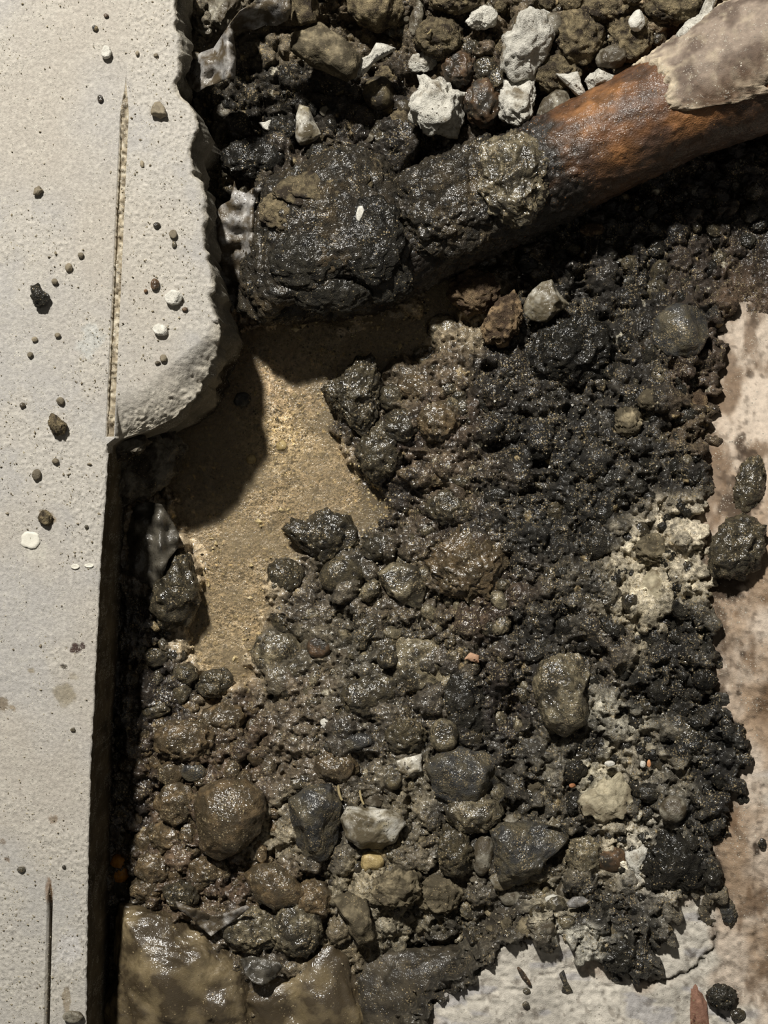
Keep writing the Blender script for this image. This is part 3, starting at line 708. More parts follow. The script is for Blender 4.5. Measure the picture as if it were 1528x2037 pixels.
# ------------------------------------------------------------------ cast iron pipe with its bell
pipe = bpy.data.objects.new('cast_iron_pipe', None); COL.objects.link(pipe)
tag(pipe, 'rusty brown cast iron pipe crossing the trench with a black crusted bell', 'pipe')
A0 = np.array([700., 540., -.125]); A1 = np.array([1640., 60., -.030])
nt_, na_ = 300, 190
T = np.linspace(0, 1, nt_)[:, None]; AN = np.linspace(0, 2 * math.pi, na_)[None, :]
w0 = np.array([*p2w(A0[0], A0[1], A0[2]), A0[2]]); w1 = np.array([*p2w(A1[0], A1[1], A1[2]), A1[2]])
ax = (w1 - w0); Lp = np.linalg.norm(ax); ax /= Lp
side = np.cross(ax, [0, 0, 1.]); side /= np.linalg.norm(side); upv = np.cross(side, ax)
if upv[2] < 0: upv = -upv; side = -side
def pipe_r(t): return .0515 + .0065 * t + .011 * sm(.66, .86, t)
def pipe_pts(t, a, extra):
    r = pipe_r(t) + extra
    c = w0[None, None] + ax[None, None] * (t * Lp)[..., None]
    return c + (np.cos(a) * r)[..., None] * side + (np.sin(a) * r)[..., None] * upv
tt2, aa2 = np.broadcast_arrays(T, AN)
cxn, cyn = np.cos(aa2) * 2, np.sin(aa2) * 2
ex = fbm(tt2 * 30, cxn * 2, cyn * 2, 4, 501) * .0010 + np.maximum(0, fbm(tt2 * 60, cxn * 4, cyn * 4, 3, 511)) * .0012 + (grainy(tt2 * 60, cxn * 3.4, cyn * 3.4, 9) * .005 + grainy(tt2 * 130, cxn * 7, cyn * 7, 15) * .003) * sm(.56, .42, tt2)
P3 = pipe_pts(tt2, aa2, ex)
rust = sm(-.5, .6, fbm(tt2 * 14, cxn * 1.2, cyn * 1.2, 4, 521))[..., None]
cr_ = lin((98, 66, 41)) * (1 - rust) + lin((138, 96, 58)) * rust
grey_ = sm(.1, .6, fbm(tt2 * 20, cxn * 1.6, cyn * 1.6, 4, 527))[..., None] * .55; cr_ = cr_ * (1 - grey_) + lin((92, 74, 64)) * grey_
blk = sm(.1, .6, fbm(tt2 * 26, cxn * 2, cyn * 2, 4, 531))[..., None] * .5; cr_ = cr_ * (1 - blk) + lin((50, 38, 28)) * blk
# side angle: top of the picture is the orange flank; the opposite flank is darker
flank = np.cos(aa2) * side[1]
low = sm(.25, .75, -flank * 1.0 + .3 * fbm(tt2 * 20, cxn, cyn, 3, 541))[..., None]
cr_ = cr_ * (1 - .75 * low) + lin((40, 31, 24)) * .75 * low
lefts = sm(.53, .44, tt2 + .05 * fbm(tt2 * 24, cxn * 1.4, cyn * 1.4, 3, 543))[..., None]
cr_ = cr_ * (1 - lefts) + lin((36, 31, 25)) * lefts
me = mesh_from('pipe_barrel', P3.reshape(-1, 3), grid_faces(nt_, na_))
add_col(me, np.concatenate([cr_, np.full(cr_.shape[:2] + (1,), .9)], -1).reshape(-1, 4))
obj('pipe_barrel', me, M['iron'], pipe)
# pale mortar crust on the upper flank of the pipe's thick end
nu, nv = 120, 110
U, V_ = np.meshgrid(np.linspace(0, 1, nu), np.linspace(0, 1, nv), indexing='ij')
amid = 0.0
sgn = 1.0 if side[1] > 0 else -1.0
def crust():
    # angle measured from the zenith, positive to the picture's top
    lo, hi = -.62, 1.35
    lo = -.52 + .13 * fbm2(U * 5, U * 0, 3, 581)
    b = lo + (hi - lo) * V_
    t0 = .672 + .055 * np.clip((.15 - b), 0, 1) ** 1.3 + .018 * np.sin(b * 3.1) + .012 * fbm2(b * 6, b * 0, 3, 551)
    t0 = t0 + .11 * sm(-.05, -.62, b) ** 1.5
    t = t0 + (1.0 - t0) * U ** 1.6
    a = math.pi / 2 - sgn * b
    d = np.minimum((t - t0) * Lp, np.minimum((b - lo), (hi - b)) * .065 + .004)
    rim = np.exp(-(d / .013) ** 2)
    hgt = .0028 * sm(-.0005, .008, d) + .0012 * rim * sm(.001, .004, d) + fbm2(t * 90, b * 9, 3, 561) * (.0006 + .0014 * rim) - .0012 * sm(.004, 0, d)
    p = pipe_pts(t, a, hgt)
    tn_ = sm(-.4, .6, fbm2(t * 26, b * 3, 4, 571))[..., None]
    c = lin((146, 132, 119)) * (1 - tn_) + lin((104, 91, 81)) * tn_
    rm = np.clip(rim * 1.1 + .4 * fbm2(t * 60, b * 7, 3, 577), 0, 1)[..., None]
    c = c * (1 - rm) + lin((198, 184, 160)) * rm
    dd = sm(.25, -.5, b)[..., None] * .8 * (1 - .6 * rm); c = c * (1 - dd) + lin((98, 76, 56)) * dd
    me = mesh_from('mortar_crust', p.reshape(-1, 3), grid_faces(nu, nv))
    add_col(me, np.concatenate([c, np.full(c.shape[:2] + (1,), .45)], -1).reshape(-1, 4))
    o = obj('mortar_crust', me, M['slab2'], pipe); o['label'] = 'pale grey mortar crust with a whitish rim'
crust()
BELL = [(488,470),(500,420),(528,378),(566,350),(616,326),(668,304),(720,300),(764,322),(786,352),(822,392),(838,440),(836,520),(822,572),(796,604),(740,622),(660,628),(580,640),(520,644),(486,610),(480,540)]
M['bell'] = earth('bell_crust', (15, 14, 11), (62, 55, 42), share=.09, rough=(.4, .75), bump=1.0, dist=.004, scale=100, var=0, coat=.6, speck_scale=360, smear=((78, 66, 46), -.1, 26))
STY['bell'] = (.05, 2.2, .02, 0, .6)
bell = rock('bell_hub', 'swollen bell end crusted with black soil', None, BELL, 'bell', 'bell', h=135, zc=-.108, level=7, parent=pipe)
for i, (s_, mt) in enumerate([((640,372,92,34,8), 'dirt'), ((712,330,44,26,0), 'dirt'), ((560,420,40,40,0), 'dirt'), ((610,520,70,50,0), 'black'), ((740,480,60,80,0), 'black'), ((560,590,60,40,0), 'black'), ((760,560,56,40,0), 'black'),((660,590,70,30,0),'black')]):
    zt_ = -.108 + .0675 * math.sqrt(max(.05, 1 - ((s_[0] - 660) / 182) ** 2 * .8 - ((s_[1] - 470) / 172) ** 2 * .9))
    rock('soil_crust', None, None, s_, mt, 'crumb', h=14, zc=zt_ + .001, parent=pipe, tilt=(0, (s_[1] - 470) / 170 * .6))

# ------------------------------------------------------------------ sheets of torn plastic
def sheet(name, label, cat, P, mat, zf, thick=.0009, step=5, curl=None, seed=0):
    V2, F = flat_poly(name, P, 0, 0, step)
    x_, y_ = V2.T
    z_ = zf(x_, y_) + fbm2(x_ / 26, y_ / 26, 4, 600 + seed) * .004 + np.abs(fbm2(x_ / 60, y_ / 40, 2, 610 + seed)) * .008
    cz = float(z_.mean()); X, Y = p2w(x_, y_, z_)
    cx, cy = p2w(*V2.mean(0), cz)
    me = mesh_from(name, np.stack([X - cx, Y - cy, z_ - cz], 1), F)
    a_, b_, c_ = (Vector(me.vertices[i].co) for i in F[0])
    if (b_ - a_).cross(c_ - a_).z < 0: me.flip_normals()
    o = obj(name, me, M[mat], None, (cx, cy, cz)); sd_ = o.modifiers.new('thickness', 'SOLIDIFY'); sd_.thickness = thick; sd_.offset = -1
    tag(o, label, cat); return o
sheet('plastic_sheet', 'crumpled grey plastic sheet draped over rubble beside the slab top', 'plastic sheet',
      [(477,23),(500,8),(530,-20),(574,-20),(580,20),(572,40),(550,52),(527,50),(505,60),(480,58),(464,68),(470,110),(468,157),(450,158),(433,165),(410,172),(392,184),(376,172),(368,150),(378,120),(400,104),(425,95),(448,60)], 'film',
      lambda x, y: -.046 + .026 * sm(60, 0, y) - .020 * sm(410, 370, x) + .022 * np.exp(-((x - 455) / 16.) ** 2), seed=1)
sheet('plastic_sheet', 'torn grey plastic sheet standing between slab and black bell', 'plastic sheet',
      [(424,428),(440,408),(458,398),(466,360),(472,378),(490,384),(505,374),(522,372),(512,392),(505,415),(512,450),(510,490),(498,530),(486,560),(472,590),(462,620),(446,612),(434,580),(428,540),(420,500)], 'film',
      lambda x, y: -.072 - .040 * sm(430, 600, y) - .014 * sm(440, 415, x) + .014 * np.exp(-((x - 500) / 9.) ** 2), seed=2)
sheet('plastic_sheet', 'smoky torn plastic sheet hanging in shadow by the puddle', 'plastic sheet',
      [(262,1010),(290,998),(322,1004),(340,1030),(356,1062),(354,1090),(336,1112),(326,1140),(318,1158),(302,1186),(296,1204),(280,1176),(256,1160),(244,1110),(250,1050)], 'darkfilm',
      lambda x, y: -.116 + .012 * np.exp(-((x - 318) / 14.) ** 2) - .02 * sm(1120, 1200, y) - .015 * sm(270, 245, x), seed=3)
sheet('plastic_sheet', 'grey plastic scrap curling over the top of the clay mound', 'plastic sheet',
      [(348,1792),(372,1800),(398,1812),(420,1822),(450,1818),(490,1800),(496,1806),(470,1830),(440,1848),(420,1862),(400,1846),(380,1826),(356,1810)], 'film',
      lambda x, y: -.076 + .008 * np.exp(-((y - 1808) / 10.) ** 2), step=4, seed=4)
sheet('plastic_sheet', 'small dark grey plastic scrap on clay near the bottom', 'plastic sheet',
      [(478,1908),(500,1902),(526,1906),(556,1914),(562,1924),(548,1946),(522,1962),(504,1954),(486,1936)], 'darkfilm',
      lambda x, y: -.066 + .006 * sm(1945, 1960, y), step=4, seed=5)
sheet('plastic_sheet', 'pale film flake lying on black crumbs by the broken white slab', 'plastic sheet',
      [(1126,1796),(1140,1784),(1160,1783),(1170,1790),(1166,1800),(1146,1806),(1132,1806)], 'film', lambda x, y: -.032 + 0 * x, step=4, seed=6)

# ------------------------------------------------------------------ rubble above the pipe
R = rock
R('concrete_chunk', 'jagged white concrete chunk beside the pipe, largest loose one', 'concrete', [(831,152),(876,143),(898,157),(900,180),(926,186),(926,238),(902,271),(855,271),(833,252),(812,233),(821,190),(838,171)], 'concrete', 'conc', h=42, zc=-.088)
R('concrete_chunk', 'small white concrete chunk near the top between dirt clods', 'concrete', [(923,45),(938,26),(962,13),(988,21),(986,43),(967,62),(943,57)], 'concrete', 'conc', h=24, zc=-.072)
R('concrete_chunk', 'tall white concrete chunk with muddy streaks above the pipe', 'concrete', [(1033,24),(1057,12),(1086,29),(1098,62),(1095,95),(1070,133),(1058,160),(1010,158),(998,129),(1005,71),(1019,48)], 'concrete', 'conc', h=45, zc=-.062)
R('concrete_chunk', 'white concrete chunk touching the pipe below the streaked one', 'concrete', [(1005,157),(1060,150),(1069,190),(1052,248),(1029,253),(995,233),(995,205)], 'concrete', 'conc', h=38, zc=-.074)
R('pebble', 'round pale grey pebble tucked against the tall white chunk', 'pebble', (1100,48,20,24), 'greystone', 'pebble', zc=-.058)
R('dirt_clod', 'dry tan dirt clod with straw left of the small white chunk', 'clod', (873,74,44,38), 'dirt', 'crumb', h=34, zc=-.085)
R('dirt_clod', 'large grey-brown dirt clod behind the tall white chunk', 'clod', (1152,72,50,52), 'dirt', 'crumb', h=40, zc=-.066)
R('pebble', 'upright white pebble on dirt near the top of the pipe', 'pebble', (1267,43,15,22,-10), 'white', 'rock', zc=-.038)
R('stone', 'pale dusty stone in dirt above the orange part of pipe', 'stone', [(1184,118),(1192,100),(1220,86),(1246,92),(1252,108),(1236,128),(1210,136),(1190,132)], 'greystone', 'rock', h=24, zc=-.058)
R('stone', 'white angular stone resting on the upper flank of the pipe', 'stone', [(1162,160),(1172,142),(1200,134),(1228,152),(1226,168),(1200,182),(1172,184)], 'concrete', 'rock', h=22, zc=-.062)
R('concrete_shard', 'pale triangular concrete shard leaning on a dark clod', 'concrete', [(1105,146),(1128,146),(1150,142),(1158,168),(1168,192),(1150,194),(1128,168)], 'concrete', 'flake', h=13, zc=-.056)
R('stone', 'pale grey wedge stone lying along the edge of the pipe', 'stone', [(1060,252),(1067,225),(1080,195),(1105,178),(1130,180),(1135,205),(1112,226),(1085,242)], 'greystone', 'pebble', h=22, zc=-.072)
R('dirt_clod', 'round dark brown clod between the two big white chunks', 'clod', (961,202,38,50), 'brownstone', 'mud', h=36, zc=-.098)
R('dirt_clod', 'reddish brown clod above the largest white chunk', 'clod', (912,135,33,38), 'brownstone', 'crumb', h=30, zc=-.094)
R('dirt_clod', 'small dark clod under the small white chunk', 'clod', (966,137,23,24), 'dark', 'crumb', zc=-.09)
R('dirt_clod', 'dark brown clod under the triangular shard', 'clod', (1110,142,44,40), 'dirt', 'crumb', h=30, zc=-.076)
R('dirt_clod', 'grey-brown clod under the upright white pebble', 'clod', (1255,78,40,44), 'dirt', 'crumb', h=30, zc=-.062)
R('dirt_clod', 'brown clod at the top edge beside the pipe crust', 'clod', (1342,14,54,32), 'dirt', 'crumb', h=34, zc=-.052)
R('dirt_clod', 'brown clod at the top edge behind the upright white pebble', 'clod', (1205,18,46,30), 'dirt', 'crumb', h=30, zc=-.058)
R('dirt_clod', 'dark clod at the top edge over the dry tan clod', 'clod', (905,-2,50,26), 'dirt', 'crumb', h=26, zc=-.07)
R('concrete_chunk', 'small grey-white concrete bit left of the reddish clod', 'concrete', (840,122,27,21,15), 'concrete', 'conc', zc=-.1)
R('stone', 'small grey stone half buried beside the pipe flank', 'stone', (1247,144,27,16), 'greystone', 'pebble', zc=-.07)
R('concrete_chunk', 'ragged pale mortar lump clinging above the pipe crust', 'concrete', [(1346,70),(1362,44),(1388,36),(1400,6),(1412,-20),(1430,-10),(1424,20),(1408,50),(1386,74),(1364,84)], 'concrete', 'conc', h=26, zc=-.03)
R('stone', 'tan broken flat rock over the dark hollow', 'stone', [(577,66),(604,56),(637,47),(670,63),(700,92),(716,112),(712,150),(694,164),(650,142),(612,128),(582,104)], 'dusty', 'rock', h=40, zc=-.066)
R('concrete_shard', 'white bent concrete shard at the end of the tan rock', 'concrete', [(697,133),(714,120),(734,110),(748,86),(770,88),(789,97),(762,112),(744,123),(730,142),(712,154),(700,148)], 'concrete', 'flake', h=14, zc=-.072)
R('stone', 'round grey-brown stone below the bent white shard', 'stone', (754,186,31,33), 'olive', 'pebble', h=28, zc=-.11)
R('stone', 'small round stone beside the largest white chunk', 'stone', (800,215,18,18), 'olive', 'pebble', zc=-.115)
R('stone', 'dark stone in shade above the bell', 'stone', (775,268,44,36), 'dark', 'pebble', h=30, zc=-.128)
R('stone', 'angular grey stone in the dark hollow', 'stone', [(668,206),(680,188),(704,178),(720,190),(720,210),(700,224),(682,236),(672,226)], 'greystone', 'rock', h=22, zc=-.135)
R('stone', 'brownish angular stone above the pale tapered stone', 'stone', (565,202,19,25,12), 'greystone', 'rock', zc=-.155)
R('stone', 'slim pale shard lying in the hollow near the slab', 'stone', (493,210,33,13,-32), 'greystone', 'flake', zc=-.145)
R('stone', 'upright grey sliver deep in the hollow', 'stone', (540,140,13,22,20), 'greystone', 'flake', zc=-.165)
R('stone', 'small grey stone at the back of the hollow', 'stone', (553,110,14,11), 'greystone', 'rock', zc=-.17)
R('stone', 'pale tapered stone like a bone stub above the bell', 'stone', [(595,207),(614,213),(624,236),(640,268),(630,280),(612,287),(597,287),(589,272),(590,233)], 'quartz', 'pebble', h=24, zc=-.098)
R('pebble', 'small bright white chip on black crumbs near the hollow', 'pebble', [(514,244),(528,242),(540,237),(540,252),(536,262),(524,256)], 'white', 'flake', h=7, zc=-.105)
R('stone', 'grey rounded stone in the shade of the slab', 'stone', (448,233,26,31,15), 'greystone', 'pebble', h=22, zc=-.13)
R('stone', 'small grey stone below the shaded rounded stone', 'stone', (470,264,16,14), 'greystone', 'rock', zc=-.13)
R('stone', 'big olive stone half hidden under the slab edge', 'stone', (428,312,48,52), 'olive', 'smooth', h=44, zc=-.14)
R('soil_clod', 'crumbly black clod with pale grit above the torn sheet', 'clod', (505,316,62,40), 'black', 'crumb', h=32, zc=-.112)
R('soil_clod', 'black crumb just left of the pale tapered stone', 'clod', (560,262,36,30), 'black', 'crumb', h=24, zc=-.115)
R('soil_clod', 'small shiny black clod below the pale tapered stone', 'clod', (636,308,24,20), 'black', 'crumb', zc=-.09)
R('concrete_chunk', 'dirty grey concrete lump in the top corner by the slab', 'concrete', [(418,0),(445,-14),(476,-4),(478,20),(460,44),(440,60),(422,48),(414,24)], 'greystone', 'conc', h=28, zc=-.06)
R('stone', 'olive stone in the top corner touching the slab', 'stone', (386,12,19,22), 'olive', 'pebble', zc=-.07)
R('stone', 'grey shard below the corner stone against the slab', 'stone', (400,52,28,13,-40), 'greystone', 'flake', zc=-.08)
R('stone', 'small pale shard on the sheet beside the slab', 'stone', (392,112,15,7,-20), 'greystone', 'flake', zc=-.055)
R('stone', 'big dark rock with a tan top at the upper edge', 'stone', [(688,0),(700,-24),(760,-30),(800,-16),(806,20),(790,52),(750,62),(712,48),(692,26)], 'dirt', 'rock', h=44, zc=-.095)
R('stone', 'brown rock at the upper edge beside the grey sheet', 'stone', [(578,-10),(600,-24),(632,-16),(636,20),(630,50),(600,56),(580,40)], 'dirt', 'rock', h=34, zc=-.058)
R('pebble', 'curved pale pebble left of the dry tan clod', 'pebble', (828,40,13,32,-12), 'greystone', 'pebble', zc=-.088)
R('stone', 'small grey stone between tan rock and dark rock', 'stone', (722,62,20,15,25), 'greystone', 'pebble', zc=-.12)

# ------------------------------------------------------------------ around the pipe and puddle
R('mud_clod', 'wet grey mud clod sitting on the pipe', 'clod', [(960,300),(985,280),(1030,272),(1070,285),(1092,318),(1090,348),(1084,390),(1060,430),(1030,446),(1000,436),(975,410),(955,380),(965,340)], 'greymud', 'crumb', h=44, zc=-.044, level=6)
R('soil_crust', 'black soil crust over the pipe beside the bell', None, [(770,370),(800,340),(850,318),(900,300),(960,286),(1000,300),(1010,380),(1020,440),(1000,480),(940,505),(880,520),(820,520),(790,450)], 'bell', 'bell', h=96, zc=-.086, level=7, parent=pipe)
R('mud_clod', 'low wet mud patch below the pipe by the puddle', 'clod', (930,500,60,30,-20), 'greymud', 'mud', h=20, zc=-.146)
R('pebble', 'small bright white chip stuck on the black bell', 'pebble', [(708,424),(713,410),(722,408),(726,418),(722,432),(716,444),(709,440)], 'white', 'flake', h=7, zc=-.042)
R('pebble', 'tiny white pebble on the pipe soil beside the bell', 'pebble', (849,499,6,5), 'white', 'pebble', zc=-.075)
R('stone', 'pale green-grey stone below the pipe in black soil', 'stone', [(1040,608),(1050,586),(1075,566),(1096,558),(1116,580),(1136,606),(1108,624),(1088,638),(1060,636),(1046,626)], 'quartz', 'rock', h=36, zc=-.095)
R('dirt_clod', 'porous tan-brown clod left of the pale green stone', 'clod', (942,580,46,42), 'tan', 'crumb', h=32, zc=-.118)
R('dirt_clod', 'cracked tan clod between porous clod and green stone', 'clod', [(962,650),(974,620),(1000,590),(1022,584),(1036,620),(1032,658),(1002,686),(970,682)], 'tan', 'crumb', h=34, zc=-.1)
R('stone', 'smooth blue-black stone by the far slab edge', 'stone', (1355,660,56,56), 'slate', 'rock', h=46, zc=-.072)
R('soil_clod', 'large flaky black clod below the pale green stone', 'clod', [(1060,700),(1080,660),(1120,640),(1170,630),(1215,665),(1222,700),(1200,750),(1150,765),(1090,755),(1062,735)], 'black', 'crumb', h=48, zc=-.094, level=6)
R('pebble', 'tiny pale pebble in shade under the pipe', 'pebble', (1222,567,12,12), 'quartz', 'rock', on=-.13, sink=0)
R('dirt_clod', 'small tan crumb in the deep shade under the pipe', 'clod', (1178,456,22,13), 'tan', 'crumb', zc=-.118)
R('stone', 'small brown stone left of the blue-black stone', 'stone', (1291,689,14,18), 'brownstone', 'rock')
R('dirt_clod', 'grey dusty clod below the blue-black stone', 'clod', (1293,796,23,20), 'dusty', 'crumb')
R('dirt_clod', 'pale dusty clod left of the grey dusty one', 'clod', (1249,838,26,30), 'dusty', 'crumb', h=18)
R('dirt_clod', 'small tan crumb on the slope near the far slab', 'clod', (1390,800,16,22), 'tan', 'crumb')
R('mud_clod', 'jagged black clod standing in the puddle, topmost', 'clod', [(641,776),(665,758),(690,744),(708,716),(734,711),(748,730),(752,790),(746,838),(722,868),(700,852),(664,812)], 'dark', 'crumb', h=46, zc=-.135, level=6)
R('mud_clod', 'dark brown clod on the puddle shore below the jagged one', 'clod', [(708,896),(730,858),(760,838),(796,858),(802,910),(782,946),(746,952),(720,932)], 'dark', 'crumb', h=38, zc=-.132)
R('mud_clod', 'rounded brown clod right of the dark shore clod', 'clod', (874,840,41,38), 'brown', 'crumb', h=34, zc=-.108)
R('mud_clod', 'dark purplish clod between the jagged and rounded clods', 'clod', (798,846,34,30), 'dark', 'mud', h=26, zc=-.118)
R('mud_clod', 'brown lump above the rounded brown clod', 'clod', (838,772,44,26,-15), 'brown', 'crumb', h=22, zc=-.126)
R('mud_clod', 'small black clod right of the jagged puddle clod', 'clod', (780,790,24,26), 'dark', 'crumb', h=20, zc=-.13)
R('mud_clod', 'wet mud lump in the puddle corner near the pipe', 'clod', (890,660,40,30,-30), 'greymud', 'mud', h=20, zc=-.148)
R('mud_clod', 'small wet mud lump below the corner lump', 'clod', (852,712,28,20,-20), 'greymud', 'mud', h=16, zc=-.146)
R('mud_clod', 'long pale streak of mud below the dark shore clod', 'clod', (862,946,68,20,-4), 'brown', 'mud', h=16, zc=-.118)
R('mud_clod', 'flat dark clod under the pale mud streak', 'clod', (905,1010,54,33), 'dark', 'crumb', h=30, zc=-.112)
R('mud_clod', 'broad wet dark clod with a pointed end in the puddle', 'clod', [(560,1052),(580,1030),(606,1034),(650,1016),(690,1028),(714,1056),(706,1086),(682,1102),(644,1118),(612,1096),(586,1074)], 'dark', 'mud', h=38, zc=-.14, level=6)
R('mud_clod', 'smooth round black clod below the broad wet clod', 'clod', (682,1146,43,36), 'dark', 'smooth', h=36, zc=-.132)
R('mud_clod', 'round wet clod standing alone at the puddle rim', 'clod', (567,1146,34,33), 'dark', 'mud', h=28, zc=-.142)
R('mud_clod', 'small wet clod under the lone round clod', 'clod', (551,1188,19,16), 'dark', 'mud', zc=-.146)
R('mud_clod', 'lumpy wet clod lowest of the puddle rim row', 'clod', (568,1230,27,28), 'dark', 'mud', h=22, zc=-.143)
R('mud_clod', 'grey wet lump where the puddle narrows', 'clod', (550,1300,46,42), 'greymud', 'mud', h=30, zc=-.138)
R('stone', 'tan wet stone right of the grey lump at the puddle', 'stone', (635,1287,25,23), 'brownstone', 'pebble', h=20, zc=-.118)
R('mud_clod', 'small brown ball of mud above the smooth black clod', 'clod', (752,1090,30,26), 'dark', 'mud', h=24, zc=-.128)
R('mud_clod', 'big brown clod full of grit in the heap middle', 'clod', [(856,1120),(880,1080),(920,1055),(975,1060),(1004,1100),(1000,1160),(970,1195),(920,1190),(880,1175)], 'brown', 'crumb', h=44, zc=-.102, level=6)
R('stone', 'wet slanting stone left of the gritty brown clod', 'stone', [(750,1140),(780,1118),(830,1126),(848,1168),(838,1212),(802,1204),(770,1182)], 'greymud', 'rock', h=32, zc=-.11)
R('soil_clod', 'glossy black clod at the foot of the smoky sheet', 'clod', [(330,1132),(352,1092),(374,1108),(386,1150),(398,1194),(372,1232),(330,1242),(298,1212),(310,1170)], 'dark', 'mud', h=44, zc=-.128)
R('stone', 'small black stone under water in the slab shadow', 'stone', (482,795,17,15,30), 'slate', 'rock', zc=-.152)
R('pebble', 'yellow pebble on the puddle bed in the light', 'pebble', (560,887,11,13), 'yellow', 'pebble', zc=-.152)
R('pebble', 'brown pebble on the puddle bed in the slab shadow', 'pebble', (500,914,10,10), 'yellow', 'pebble', zc=-.152)

# ------------------------------------------------------------------ middle and lower heap
R('pebble', 'bright white pebble on mud in the heap centre', 'pebble', (651,1440,16,12,-15), 'white', 'rock')
R('stone', 'dark slate slab below the white heap pebble', 'stone', [(640,1480),(665,1466),(700,1455),(742,1462),(748,1478),(720,1490),(680,1498),(650,1496)], 'slate', 'flake', h=16)
R('stone', 'tan rectangular stone block in the heap', 'stone', [(788,1512),(812,1504),(838,1500),(841,1534),(808,1542),(787,1532)], 'quartz', 'rock', h=16)
R('stone', 'round olive stone under the tan block', 'stone', (780,1546,23,25), 'olive', 'pebble')
R('mud_clod', 'brown twin lump left of the round olive stone', 'clod', (670,1526,40,30), 'brown', 'mud')
R('stone', 'round glossy stone in a dark pocket of the heap', 'stone', (771,1310,21,19), 'dark', 'pebble', h=22)
R('wood_chip', 'pinkish wood chip over the dark brown peat clod', 'wood', [(922,1312),(936,1298),(952,1304),(954,1320),(940,1316)], 'chip', 'flake', h=5, on=-.088, sink=0)
R('soil_clod', 'tall dark brown peat clod right of heap centre', 'clod', (925,1400,42,72,5), 'black', 'crumb', h=34, zc=-.096)
R('mud_clod', 'large wet lump above the peat clod', 'clod', (836,1322,58,58), 'greymud', 'mud', h=40, zc=-.114)
R('mud_clod', 'wet lump left of the large one, pocketed', 'clod', (735,1384,52,36), 'dark', 'mud', h=28)
R('stone', 'grey stone with a pale cap left of the peat foot', 'stone', (883,1462,29,34), 'greymud', 'pebble', h=26)
R('mud_clod', 'dark clod between slate slab and pale-capped stone', 'clod', (806,1462,40,34), 'dark', 'crumb', h=26)
R('stone', 'broad dark slate rock right of the tan block', 'stone', [(846,1530),(868,1500),(910,1486),(960,1494),(1000,1520),(1004,1560),(970,1590),(910,1600),(866,1580)], 'slate', 'rock', h=36)
R('pebble', 'larger white pebble above the blue-black boulder', 'pebble', (555,1577,22,14,-30), 'quartz', 'pebble')
R('pebble', 'small white pebble beside the larger, near the boulder', 'pebble', (526,1563,9,7), 'quartz', 'pebble')
R('stone', 'big rounded brown muddy boulder in the lower heap', 'stone', [(385,1600),(398,1566),(440,1550),(490,1548),(524,1574),(532,1610),(516,1652),(480,1692),(440,1706),(404,1692),(390,1650)], 'brown', 'smooth', h=60, zc=-.084, level=6)
R('stone', 'blue-black boulder dusted with pale grit', 'stone', [(574,1592),(608,1560),(660,1558),(678,1600),(676,1670),(652,1712),(610,1718),(588,1682)], 'slate', 'rock', h=50, zc=-.084, level=6)
R('mud_clod', 'brown clod with crumpled top near the slab', 'clod', (368,1474,56,38), 'brown', 'crumb', h=32)
R('mud_clod', 'smooth brown clod right of the crumpled one', 'clod', [(392,1440),(408,1416),(440,1402),(478,1406),(488,1424),(470,1452),(436,1466),(406,1462)], 'brown', 'mud', h=30)
R('pebble', 'blue-grey pebble above the brown boulder', 'pebble', (384,1536,26,20), 'slate', 'pebble', h=18)
R('mud_clod', 'brown lump left of the blue-grey pebble', 'clod', (340,1540,26,24), 'brown', 'mud', h=20)
R('mud_clod', 'brown lump against the left side of the boulder', 'clod', (352,1600,40,38), 'brown', 'mud', h=30)
R('mud_clod', 'round brown knob lowest left of the boulder', 'clod', (288,1674,21,21), 'brown', 'mud', h=18)
R('mud_clod', 'brown lump beside the round knob', 'clod', (332,1664,30,34), 'brown', 'mud', h=24)
R('mud_clod', 'narrow brown lump squeezed against the boulder', 'clod', (374,1658,16,26), 'brown', 'mud', h=18)
R('mud_clod', 'glossy black knob at the puddle foot', 'clod', (368,1342,24,20), 'dark', 'mud', h=20, zc=-.134)
R('mud_clod', 'dark knob under the glossy black one', 'clod', (361,1380,20,22), 'dark', 'mud', h=18, zc=-.134)
R('mud_clod', 'dark ridge right of the glossy knobs', 'clod', (426,1360,36,25,20), 'dark', 'mud', h=22, zc=-.134)
R('stone', 'orange stone in shade against the slab wall', 'stone', (236,1728,22,30), 'orange', 'pebble', h=20, zc=-.125)
R('stone', 'olive stone below the orange one by the slab wall', 'stone', (236,1772,34,28), 'olive', 'pebble', h=24, zc=-.128)
R('mud_clod', 'glossy lump directly below the brown boulder', 'clod', (416,1732,40,30), 'brown', 'mud', h=26)
R('mud_clod', 'wet lump right of the orange stone', 'clod', (305,1730,36,30), 'brown', 'mud', h=24)
R('mud_clod', 'lump between orange stone and clay mound', 'clod', (290,1768,30,24), 'brown', 'mud', h=20)
R('mud_clod', 'sleek brown lump below the blue-black boulder', 'clod', [(486,1740),(510,1716),(550,1712),(590,1740),(610,1776),(590,1798),(548,1808),(510,1790)], 'brown', 'smooth', h=36)
R('stone', 'pale quartz stone with a dark band', 'stone', [(678,1632),(690,1606),(740,1610),(800,1618),(808,1640),(786,1676),(760,1692),(720,1688),(690,1668)], 'quartz', 'rock', h=40, zc=-.078)
R('stone', 'small yellow stone below the quartz stone', 'stone', (738,1714,25,21), 'yellow', 'rock')
R('stone', 'grey stone above the quartz stone', 'stone', (742,1590,24,20), 'greystone', 'rock')
R('stone', 'grey-tan angular block in the lower heap', 'stone', [(660,1786),(690,1774),(730,1790),(746,1830),(746,1870),(716,1882),(695,1852),(680,1822)], 'dusty', 'rock', h=38, zc=-.07)
